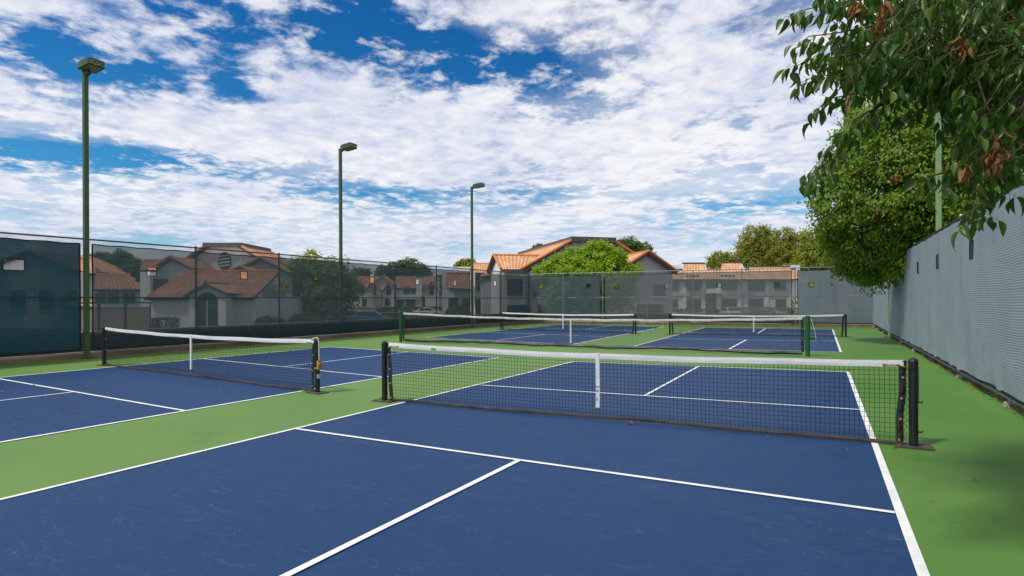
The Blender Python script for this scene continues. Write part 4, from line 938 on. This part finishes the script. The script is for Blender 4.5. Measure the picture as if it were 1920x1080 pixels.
a = b.P(500, 512, 52.5); c = b.P(580, 512, 52.5); MB().box(a.x, c.x, a.y, a.y + 5, 0, a.z).build('wall', 'stucco', b.t)
for (p0, p1) in ((505, 518), (545, 562)): window(b, b.P(p0, 560, 52.5).x, b.P(p1, 560, 52.5).x, b.P(p0, 585, 52.5).z, b.P(p0, 545, 52.5).z, a.y)
# low pediment on the lower roof
gable(b, (437, 509), (455, 501), (474, 510), 46.2, 'trim', 1, 'tile_d', roofdepth=2)

# ---- low tiled wing left of the clubhouse
b = Bld('low_house', 'low house wing with a long brown tiled roof, left of the clubhouse chimney', 'building', U(220, 50), 50)
tile_roof(b, b.P(176, 543, 49.5), b.P(268, 543, 49.5), b.P(182, 516, 52.5), b.P(245, 516, 52.5), 'tile_d')
a = b.P(174, 546, 50); c = b.P(268, 546, 50); MB().box(a.x, c.x, 0, 5, 0, a.z).build('wall', 'stucco_p', b.t)
for p0, p1 in ((180, 196), (205, 222), (233, 252)): window(b, b.P(p0, 560, 50).x, b.P(p1, 560, 50).x, b.P(p0, 566, 50).z, b.P(p0, 551, 50).z, 0)
# ---- panel fence in front of it
b = Bld('panel_fence', 'dark framed panel fence with a handrail below the low tiled wing', 'fence', U(230, 45), 45)
for p0, p1 in ((150, 184), (187, 233), (237, 281)):
    a = b.P(p0, 580, 45); c = b.P(p1, 620, 45); MB().box(a.x, c.x, -.03, .03, .05, a.z).build('panel', 'block', b.t)
for p in (148, 185.5, 235, 283): x = b.P(p, 575, 45).x; MB().box(x - .07, x + .07, -.07, .07, 0, b.P(p, 566, 45).z).build('post', 'door', b.t)
for py in (578, 568): a = b.P(148, py, 45); c = b.P(283, py, 45); MB().box(a.x, c.x, -.085, -.072, a.z - .06, a.z + .06).build('rail', 'door', b.t)
# ---- house far left behind the opaque screen
b = Bld('house', 'pink walled house with an orange tiled gable, glimpsed past the nearest light pole', 'building', U(90, 56), 56)
gable(b, (-40, 508), (60, 472), (150, 510), 56, 'stucco_w', 8, 'tile', roofdepth=8)
a = b.P(120, 515, 57); c = b.P(178, 515, 57); MB().box(a.x, c.x, a.y, a.y + 6, 0, a.z).build('wall', 'stucco_p', b.t)
tile_roof(b, b.P(118, 513, 56.6), b.P(181, 513, 56.6), b.P(122, 485, 59), b.P(172, 485, 59), 'tile')
for p0, p1 in ((20, 45), (75, 100), (128, 142)): window(b, b.P(p0, 560, 56).x, b.P(p1, 560, 56).x, b.P(p0, 580, 56).z, b.P(p0, 545, 56).z, 0, sill=True)
tile_roof(b, b.P(100, 575, 54.6), b.P(178, 575, 54.6), b.P(104, 565, 56), b.P(176, 565, 56), 'tile', name='porch_roof')

# ---- apartments with arched windows, far left middle
b = Bld('apartment_building', 'far two storey apartments with arched windows and tiled roofs behind the car park', 'building', U(750, 120), 120)
v = 120
a = b.P(655, 541, v); c = b.P(822, 541, v); MB().box(a.x, c.x, 0, 10, 0, a.z).build('wall', 'stucco_w', b.t)
tile_roof(b, b.P(652, 542, v - .5), b.P(735, 542, v - .5), b.P(668, 519, v + 6), b.P(728, 519, v + 6), 'tile_d', tw=.4, th=.5)
tile_roof(b, b.P(735, 540, v - .5), b.P(828, 542, v - .5), b.P(742, 519, v + 6), b.P(822, 519, v + 6), 'tile_d', tw=.4, th=.5)
def small_gable(L_, A, R_, dv, m='stucco_w'):
    l, a_, q = b.P(*L_, v - dv), b.P(*A, v - dv), b.P(*R_, v - dv); MB().poly([(l.x, l.y, 0), (q.x, l.y, 0), q, a_, l], (0, dv + .5, 0)).build('gable_wall', m, b.t)
    rf = MB()
    for s_ in (l, q):
        d = (Vector(s_) - Vector(a_)) * .12; rf.poly([Vector(a_) + Vector((0, -.5, .05)), Vector(s_) + d + Vector((0, -.5, .05)), Vector(s_) + d + Vector((0, dv + 3, .05)), Vector(a_) + Vector((0, dv + 3, .05))], (0, 0, .28))
    rf.build('gable_roof', M['tile_d'], b.t)
small_gable((688, 545), (700, 532), (713, 545), 1.2); small_gable((697, 534), (717, 520), (737, 534), .6); small_gable((719, 546), (729, 531), (741, 546), 1.4); small_gable((797, 545), (810, 529), (823, 546), 1.4)
for p, dv in ((701, 1.2), (729, 1.4), (809.5, 1.4)): arch_window(b, b.P(p, 540, v - dv).x, .9 * 1.0, b.P(p, 553, v - dv).z, b.P(p, 535, v - dv).z, -dv)
for p0, p1, t0, t1 in ((676, 684, 536, 548), (757, 768, 538, 551), (772, 779, 540, 550), (696, 704, 561, 573), (725, 733, 561, 572), (746, 755, 559, 575), (764, 776, 560, 574), (790, 800, 560, 575), (680, 688, 561, 574)):
    yy = -1.35 if p0 in (696, 725) else 0
    window(b, b.P(p0, 540, v).x, b.P(p1, 540, v).x, b.P(p0, t1, v).z, b.P(p0, t0, v).z, yy - .15)
a = b.P(744, 553, v - 1); c = b.P(790, 555, v - 1); MB().box(a.x, c.x, -1.3, -.0, a.z - .9, a.z).build('balcony', 'stucco_w', b.t)
for p in (786, 825): x = b.P(p, 520, v - .8); MB().box(x.x - .55, x.x + .55, -.9, .6, 0, x.z + .1).build('chimney', 'stucco_w', b.t); MB().box(x.x - .65, x.x + .65, -1.0, .7, x.z + .1, x.z + .5).build('chimney_cap', 'trim', b.t)
small_gable((690, 540), (695, 533), (700, 540), 2.0, 'stucco_p')

# ---- grey stair building and the strip of houses by the farthest pole
b = Bld('apartment_building', 'grey apartments with an orange tiled roof strip beside the farthest light pole', 'building', U(890, 74), 74)
v = 74
a = b.P(829, 510, v); c = b.P(946, 510, v + 0); MB().box(a.x, c.x, 0, 9, 0, a.z).build('wall', 'stucco', b.t)
tile_roof(b, b.P(878, 512, v - .4), b.P(950, 512, v - .4), b.P(884, 495, v + 4), b.P(935, 495, v + 4), 'tile', tw=.36, th=.42)
tile_roof(b, b.P(835, 540, v - 1.2), b.P(884, 542, v - 1.2), b.P(838, 512, v + .0), b.P(884, 513, v + .0), 'tile_d', tw=.36, th=.42, name='lower_roof')
a2 = b.P(852, 500, v); c2 = b.P(880, 502, v); MB().box(a2.x, c2.x, .2, 6, a.z - .01, a2.z).build('parapet', 'trim_w', b.t)
for p0, p1, t0, t1 in ((842, 856, 516, 540), (893, 902, 517, 545), (918, 928, 520, 545), (842, 858, 560, 580), (868, 880, 562, 590), (890, 903, 562, 588), (912, 926, 562, 590)):
    window(b, b.P(p0, 540, v).x, b.P(p1, 540, v).x, b.P(p0, t1, v).z, b.P(p0, t0, v).z, 0, sill=t1 < 550)
for p in (887, 907, 929): a = b.P(p, 512, v); MB().box(a.x - .35, a.x + .35, -.5, -.002, 0, a.z - .05).build('pilaster', 'stucco_w', b.t)
small_gable((903, 527), (925, 510), (945, 527), .9, 'stucco')
sr = MB(); p0, p1 = b.P(848, 590, v - 2), b.P(878, 562, v - 2); sr.bar(p0, p1, 1.2, .35); sr.build('stair', 'trim', b.t)

# ---- big house with orange tiles in the middle
TH = R(16)
b = Bld('tiled_house', 'large grey house with orange tiled slopes and a white gable end behind the lime tree', 'building', -.13, 52, TH)
zE = 4.36 - GZ; zP = 6.80 - GZ; Wd = 12.8; run = 4.3; D_ = 18
MB().poly([(0, 0, 0), (Wd, 0, 0), (Wd, 0, zE), (Wd - run, 0, zP), (run, 0, zP), (0, 0, zE)], (0, D_, 0)).build('wall', 'slate', b.t)
uz = Vector((0, 0, .10))
tile_roof(b, Vector((-.45, -.35, zE - .22)) + uz, Vector((-.45, D_, zE - .22)) + uz, Vector((run, -.35, zP)) + uz, Vector((run, D_, zP)) + uz, 'tile', tw=.30, th=.42)
tile_roof(b, Vector((Wd + .45, -.35, zE - .22)) + uz, Vector((Wd + .45, D_, zE - .22)) + uz, Vector((Wd - run, -.35, zP)) + uz, Vector((Wd - run, D_, zP)) + uz, 'tile', tw=.30, th=.42)
for s_, e_ in (((-.45, zE - .2), (run, zP)), ((Wd + .45, zE - .2), (Wd - run, zP))):
    MB().tube([(s_[0], -.38, s_[1] + .14), (e_[0], -.38, e_[1] + .14)], .13, 8).build('verge_tiles', 'ridge', b.t)
    MB().bar((s_[0], -.30, s_[1] - .16), (e_[0], -.30, e_[1] - .16), .10, .34, (0, 1, 0)).build('barge_board', 'trim', b.t)
MB().box(run - .1, Wd - run + .1, -.55, D_, zP + .02, zP + .46).build('parapet', 'trim', b.t)
# white gable wing to the left
wl_ = 2.0; hw_ = 2.5; zA = zE + 1.30
MB().poly([(-wl_, .01, 0), (-wl_, 2 * hw_, 0), (-wl_, 2 * hw_, zE - .05), (-wl_, hw_, zA - .1), (-wl_, .01, zE - .05)], (wl_ - .01, 0, 0)).build('wing_wall', 'stucco_w', b.t)
tile_roof(b, (-wl_ - .3, -.35, zE - .15), (.6, -.35, zE - .15), (-wl_ - .3, hw_, zA), (2.4, hw_, zA), 'tile', tw=.30, th=.42, name='wing_roof')
tile_roof(b, (-wl_ - .3, 2 * hw_ + .35, zE - .15), (.6, 2 * hw_ + .35, zE - .15), (-wl_ - .3, hw_, zA), (2.4, hw_, zA), 'tile', tw=.30, th=.42, name='wing_roof', ridge=False)
MB().tube([(-wl_ - .32, -.37, zE - .05), (-wl_ - .32, hw_, zA + .10), (-wl_ - .32, 2 * hw_ + .3, zE - .05)], .11, 7).build('verge_tiles', 'ridge', b.t)
MB().box(-wl_ - .3, .1, -.42, -.36, zE - .42, zE - .14).build('fascia', 'trim', b.t)
MB().poly([(-wl_ - .02, hw_ - .25, zE + .25), (-wl_ - .02, hw_ + .25, zE + .25), (-wl_ - .02, hw_ + .25, zE + .75), (-wl_ - .02, hw_, zE + .95), (-wl_ - .02, hw_ - .25, zE + .75)], (.019, 0, 0)).build('vent', 'stucco', b.t)
for xa, xb, za, zb in ((-1.6, -.3, 2.95, 4.3), (.8, 2.4, 2.9, 4.3), (-1.6, .4, .4, 2.0), (1.2, 3.2, .4, 2.0), (8.6, 9.8, 2.9, 4.3), (4.6, 6.2, 2.9, 4.2), (9.8, 11.2, .4, 2.0), (6, 8, .4, 2.0)): window(b, xa, xb, za, zb, 0)
MB().box(-2.6, -2.1, -.8, -.3, 0, zE - .45).build('pilaster', 'stucco_w', b.t)
# right hand gable wing
gx0, gx1 = 7.35, 12.45; gy = -3.9; zg = 4.0 - GZ; ga = 5.55 - GZ; gm_x = (gx0 + gx1) / 2
MB().poly([(gx0, gy, 0), (gx1, gy, 0), (gx1, gy, zg), (gm_x, gy, ga), (gx0, gy, zg)], (0, 3.89, 0)).build('gable_wall', 'slate', b.t)
for s_ in (gx0 - .3, gx1 + .3):
    tile_roof(b, (s_, gy - .35, zg - .10), (s_, 3, zg - .10), (gm_x, gy - .35, ga + .12), (gm_x, 3, ga + .12), 'tile', tw=.30, th=.42, name='gable_roof', ridge=s_ < gm_x)
    MB().tube([(s_, gy - .38, zg + .0), (gm_x, gy - .38, ga + .22)], .13, 8).build('verge_tiles', 'ridge', b.t)
    MB().bar((s_, gy - .28, zg - .27), (gm_x, gy - .28, ga - .05), .10, .26, (0, 1, 0)).build('barge_board', 'trim', b.t)
window(b, 10.6, 11.6, 2.7, 3.7, gy); window(b, 9.0, 11.4, .4, 2.0, gy)

# ---- flat roofed apartments at the right
v = 84
b = Bld('apartment_building', 'long flat roofed apartments with orange tiled parapets behind the grey screen', 'building', U(1365, v), v)
a = b.P(1240, 524, v); c = b.P(1500, 522, v); ze = a.z
MB().box(a.x, c.x, 0, 12, 0, ze).build('wall', 'stucco_w', b.t)
def mansard(p0, p1, top, dy0, dy1, side=True, bot=524):
    e0, e1 = b.P(p0, bot, v + dy0), b.P(p1, bot, v + dy0); t0, t1 = b.P(p0 + 4, top, v + dy1), b.P(p1, top, v + dy1)
    tile_roof(b, Vector((e0.x, dy0, e0.z)), Vector((e1.x, dy0, e0.z)), Vector((t0.x, dy1, t0.z)), Vector((e1.x, dy1, t0.z)), 'tile', tw=.42, th=.46, name='parapet_tiles', ridge=False)
    MB().box(t0.x - .1, e1.x + .05, dy1 - .12, dy1 + .5, t0.z + .03, t0.z + .22).build('parapet_cap', 'trim', b.t)
    if side: MB().poly([(e1.x + .01, dy0, e0.z), (e1.x + .01, dy1, t0.z), (e1.x + .01, dy1 + 2.2, t0.z), (e1.x + .01, dy1 + 2.2, e0.z)], (.12, 0, 0)).build('parapet_side', 'stucco_p', b.t)
mansard(1240, 1500, 507, -.5, 1.0, False)
mansard(1278, 1331, 495, -1.3, 1.2); mansard(1350, 1402, 493.5, -1.3, 1.2)
mansard(1401.5, 1492, 501, -.9, .9, False)
for g0, g1 in ((1288, 1314), (1353, 1382)):
    for i in range(4):
        p0 = g0 + (g1 - g0) * i / 4; p1 = p0 + (g1 - g0) / 4 * .72; window(b, b.P(p0, 520, v - 1.4).x, b.P(p1, 520, v - 1.4).x, b.P(p0, 522, v - 1.4).z, b.P(p0, 515, v - 1.4).z, -1.0, 'trim_w', mull=0)
for p0, p1, t0, t1 in ((1252, 1272, 529, 546), (1287, 1316, 528, 545), (1353, 1381, 528, 544), (1404, 1433, 525, 545), (1453, 1472, 527, 544), (1250, 1270, 562, 577), (1288, 1314, 561, 585), (1354, 1380, 561, 582), (1404, 1430, 561, 580), (1455, 1473, 562, 576)):
    window(b, b.P(p0, 540, v).x, b.P(p1, 540, v).x, b.P(p0, t1, v).z, b.P(p0, t0, v).z, -.02, 'trim', mull=1, sill=True)
a = b.P(1324, 526, v); c = b.P(1346, 541, v); rc = MB().box(a.x, c.x, -.06, -.002, c.z, a.z).build('balcony_recess_shade', 'glass', b.t)  # flat dark panel on the wall stands in for the shade inside a balcony
MB().box(a.x - .2, c.x + .2, -.9, -.07, c.z - .7, c.z - .05).build('balcony', 'stucco', b.t)
ea, eb = b.P(1319, 590, v).x, b.P(1345, 590, v).x; rr_ = (eb - ea) / 2; zt = b.P(1332, 546, v).z
pts = [(ea, -.09, .02), (eb, -.09, .02)] + [((ea + eb) / 2 + rr_ * math.cos(t_), -.09, zt - rr_ + rr_ * math.sin(t_)) for t_ in [math.pi * i / 12 for i in range(13)]]
en = MB().poly([(x, -.09, z) for x, _, z in pts], (0, .02, 0)); en.build('entry_arch', 'trim', b.t)
for p in (1245, 1283, 1318, 1346, 1386, 1437, 1480): x = b.P(p, 540, v).x; MB().box(x - .28, x + .28, -.16, -.003, 0, ze - 1.2).build('pilaster', 'stucco', b.t)
a = b.P(1240, 552, v); c = b.P(1500, 552, v)
for (p0, p1) in ((1248, 1282), (1284, 1317), (1347, 1385), (1388, 1436), (1438, 1479)): MB().box(b.P(p0, 552, v).x, b.P(p1, 552, v).x, -.21, -.004, a.z - .25, a.z + .2).build('band_course', 'stucco_p', b.t)
for p0, p1 in ((1470, 1500), (1262, 1278)): a = b.P(p0, 497, v + 5); c = b.P(p1, 499, v + 5); MB().box(a.x, c.x, a.y, a.y + 1.6, ze, a.z).build('rooftop_unit', 'trim_w', b.t)
# post with round lamp in front
b = Bld('bollard_light', 'white bollard light with a round head in front of the flat roofed apartments', 'bollard', U(1243.5, 60), 60)
MB().tube([(0, 0, 0), (0, 0, b.P(1243.5, 562, 60).z)], .12, 10).build('post', 'stucco_w', b.t); MB().ball((0, 0, b.P(1243.5, 583, 60).z), .24, 8).build('globe', 'trim_w', b.t)

# ---- hedges and shrubs
def hedge(label, p0, p1, t0, t1, v, m, seed, n_=2600, size=.11, depth=1.0, name='hedge', boxy=True, cat='hedge'):
    a = at(p0, t1, v); c = at(p1, t0, v); base = site((U(p0, v) + U(p1, v)) / 2, v, GZ)
    t = thing(name, label, cat, base, YAW); hw = (U(p1, v) - U(p0, v)) / 2; h = Z(p0, t0, v) - GZ; mb = MB(); r = random.Random(seed)
    for i in range(n_):
        if boxy:
            f = r.choice('ftlr'); x, y, z = r.uniform(-hw, hw), r.uniform(-depth / 2, depth / 2), r.uniform(.05, h)
            if f == 'f': y = -depth / 2
            elif f == 't': z = h
            elif f == 'l': x = -hw
            else: x = hw
            o = Vector((x, y * 1.5, z - h / 2)).normalized(); p = Vector((x, y, z)) + o * r.gauss(0, .05)
        else:
            o = Vector((r.gauss(0, 1), r.gauss(0, 1), r.gauss(.3, 1))).normalized(); q = 1 + .35 * noise.noise(o * 2 + Vector((seed, 0, 0)))
            p = Vector((o.x * hw * q, o.y * depth / 2 * q, h * .45 + o.z * h * .5 * q)); p.z = max(.05, p.z)
        leafy(mb, p, o, size * r.uniform(.7, 1.3), r, .1, .4)
    mb.build('foliage', m, t)
    st = MB()
    for i in range(5): st.tube([(-hw * .8 + i * hw * .4, 0, 0), (-hw * .8 + i * hw * .4 + .05, 0, h * .8)], [.03, .012], 5)
    st.build('stem', 'twig', t)
hedge('box clipped dark hedge against the clubhouse wall', 291, 327, 598, 630, 40, 'leaf_dark', 1)
hedge('low dark shrub right of the clubhouse corner', 476, 535, 594, 628, 42, 'leaf_dark', 2, 3000, .12, 1.6, 'shrub', False, 'shrub')
hedge('bushy shrub under the large car park tree', 536, 602, 586, 625, 44, 'leaf_dark', 3, 4200, .13, 2.0, 'shrub', False, 'shrub')
hedge('long hedge below the arched window apartments', 708, 835, 577, 590, 96, 'leaf_dark', 4, 4500, .28, 1.5)
hedge('tangled shrub beside the grey stair building', 836, 882, 575, 598, 68, 'leaf_dark', 5, 3000, .2, 2, 'shrub', False, 'shrub')
hedge('bright low hedge along the flat roofed apartments, right half', 1385, 1482, 578, 596, 78, 'leaf_olive', 6, 4500, .2, 1.2)
hedge('low hedge along the flat roofed apartments, left half', 1250, 1345, 581, 596, 79, 'leaf_dark', 7, 3500, .2, 1.2)

hedge('tall loose shrub behind the weathered pale windscreen', 1500, 1650, 512, 600, 48, 'leaf_olive', 8, 9000, .2, 2.2, 'shrub', False, 'shrub')
# ---- grey bin enclosure and brick wall in the car park
b = Bld('bin_enclosure', 'low grey bin enclosure behind the parked cars', 'enclosure', U(676, 72), 72)
a = b.P(648, 577, 72); c = b.P(703, 577, 72); MB().box(a.x, c.x, 0, 2.4, 0, a.z).build('wall', 'stucco_p', b.t); MB().box(a.x - .08, c.x + .08, -.08, 2.48, a.z, a.z + .1).build('coping', 'cap', b.t)
MB().box(c.x + .09, c.x + .9, .3, .36, .05, a.z - .15).build('gate', 'door', b.t)
M['brick'] = mat('red_brown_block', (.24, .12, .09), .9, (.16, .08, .06), 3, bump=.3, bscale=30)
b = Bld('garden_wall', 'low red brown garden wall behind the dark screen, near the green net post', 'wall', U(740, 62), 62)
a = b.P(714, 587, 62); c = b.P(800, 586, 62); MB().box(a.x, c.x, 0, .3, 0, a.z).build('wall_body', 'brick', b.t); MB().box(a.x - .03, c.x + .03, -.05, .35, a.z, a.z + .08).build('coping', 'cap', b.t)

# ================================================================== parked cars
def make_car(paint):
    t = bpy.data.objects.new('parked_car', None); COL.objects.link(t)
    def loft(sts, m, name, parent, close=True):
        mb = MB(); k = len(sts[0][1])
        for x, ring in sts:
            for (y, z) in ring: mb.v.append((x, y, z))
        for i in range(len(sts) - 1):
            for j in range(k): mb.f.append((i * k + j, i * k + (j + 1) % k, i * k + k + (j + 1) % k, i * k + k + j))
        mb.f += [tuple(reversed(range(k))), tuple((len(sts) - 1) * k + j for j in range(k))]
        return mb.build(name, m, parent, smooth=False)
    def ring(w_, zb, zt): return [(-w_ * .92, zb), (w_ * .92, zb), (w_, zb + .12), (w_, zt - .16), (w_ * .93, zt - .03), (w_ * .75, zt), (-w_ * .75, zt), (-w_ * .93, zt - .03), (-w_, zt - .16), (-w_, zb + .12)]
    body = loft([(x, ring(w_, zb, zt)) for x, w_, zb, zt in ((-2.25, .62, .38, .80), (-2.15, .80, .28, .90), (-1.6, .88, .22, .96), (-.8, .90, .2, .97), (.3, .90, .2, .96), (1.1, .89, .2, .93), (1.8, .84, .22, .82), (2.12, .74, .28, .70), (2.22, .56, .36, .60))], paint, 'body', t)
    loft([(x, [(-w_, .93), (w_, .93), (w_ * wt, zt - .05), (w_ * wt * .8, zt), (-w_ * wt * .8, zt), (-w_ * wt, zt - .05)]) for x, w_, wt, zt in ((-1.75, .80, .96, 1.0), (-1.15, .82, .84, 1.38), (-.3, .83, .80, 1.47), (.35, .83, .82, 1.42), (1.15, .80, .97, .99))], paint, 'cabin', body)
    for s in (-1, 1):
        for (xa, xb, xc, xd) in ((-1.35, -.42, -.38, -1.05), (-.34, .82, .40, -.30)):
            y0, y1 = s * .845, s * .705; q = [(xa, y0, .98), (xb, y0, .98), (xc, y1, 1.36), (xd, y1, 1.36)]
            MB().poly(q if s < 0 else list(reversed(q)), (0, s * .012, 0)).build('side_window', 'carglass', body)
        MB().tube([(.85, s * .86, 1.0), (.85, s * 1.0, 1.03)], .06, 8).build('mirror', paint, body)
        MB().ball((2.08, s * .58, .66), .10, 6, .6).build('headlight', 'lampclear', body); MB().box(-2.24, -2.1, s * .55 - .12, s * .55 + .12, .70, .84).build('tail_light', 'lampred', body)
        for x in (-1.38, 1.36):
            wt = MB().tube([(x, s * .70, .33), (x, s * .72, .33), (x, s * .90, .33), (x, s * .915, .33)], [.30, .33, .33, .30], 20).build('wheel', 'tyre', t)
            MB().tube([(x, s * .90, .33), (x, s * .925, .33)], [.21, .19], 14).build('rim', 'rim', wt)
    MB().poly([(.48, -.66, 1.39), (.48, .66, 1.39), (1.12, .74, 1.0), (1.12, -.74, 1.0)], (.03, 0, .03)).build('windscreen_glass', 'carglass', body)
    MB().poly([(-1.22, -.64, 1.36), (-1.22, .64, 1.36), (-1.70, .72, 1.02), (-1.70, -.72, 1.02)], (-.03, 0, .03)).build('rear_window', 'carglass', body)
    return t
car0 = make_car('charcoal')
first = True
for paint, px, v, rz, label in (('charcoal', 664, 63, 0, 'dark parked car behind the screen pole, left of a blue one'), ('bluecar', 694, 60, .1, 'blue parked car nearest the low wall behind the dark screen'),
                                ('silver', 612, 76, .2, 'silver parked car half hidden by the large car park tree'), ('white', 803, 88, .0, 'pale parked car below the arched window apartments'), ('silver', 1368, 75, 1.57, 'silver parked car seen end on before the flat roofed apartments'),
                                ('beige', 725, 98, .0, 'small beige parked car at the end of the long hedge')):
    o = car0 if first else copy_tree(car0); first = False
    o.location = site(U(px, v), v, GZ); o.rotation_euler.z = YAW + rz; tag(o, label, 'car', 'cars parked behind the fences')
    for ch in [o] + list(o.children) + [g for c_ in o.children for g in c_.children]:
        if ch.type == 'MESH' and ch.name.split('.')[0] in ('body', 'cabin', 'mirror') and paint != 'charcoal':
            ch.data = ch.data.copy(); ch.data.materials[0] = M[paint]

# ================================================================== fallen leaves on the courts
r = random.Random(9)
def fallen(px, py, s, m, label, group):
    d = FW + RT * (px - 987.7) / F; hz = 562.1 - .00475 * (px - 987.7); v = CAM.z * F / (py - hz); p = site(U(px, v), v, .012)
    mb = MB(); hero_leaf(mb, Vector((0, 0, .006)), Vector((1, 0, .12)), Vector((0, .2, 1)), s, s * .55, 1.2)
    o = mb.build('fallen_leaf', m, None, p, r.uniform(0, 6.28)); tag(o, label, 'leaf', group)
fallen(1185, 797, .085, 'leaf_red', 'orange dry leaf on the blue court under the nearest net', None)
fallen(262, 694, .10, 'leaf_dead', 'curled brown leaf caught under the left net', None)
fallen(1672, 843, .06, 'leaf_dead', 'small brown leaf on green beside the black net post', None)
pts = [(197, 739), (182, 735), (196, 722), (158, 726), (175, 720), (217, 706), (108, 735), (20, 746), (5, 737), (111, 769), (135, 775), (30, 799), (38, 787), (131, 721), (60, 724), (73, 739), (105, 749), (150, 735), (203, 709), (113, 709), (230, 707), (412, 735), (500, 726), (545, 736), (480, 703)]
for px, py in pts: fallen(px, py, r.uniform(.035, .075), 'leaf_dead', 'small dry leaf lying on the blue left court', 'small dry leaves scattered on the left court')
for px, py in [(1367, 826), (1440, 824), (1590, 846), (1545, 848), (1850, 870), (1822, 903), (1745, 940), (1802, 717), (1820, 733), (1790, 702), (1100, 815), (1005, 826)]: fallen(px, py, r.uniform(.02, .04), 'leaf_dead', 'tiny scrap of dry leaf on the near right side', 'tiny dry leaf scraps near the nearest net')
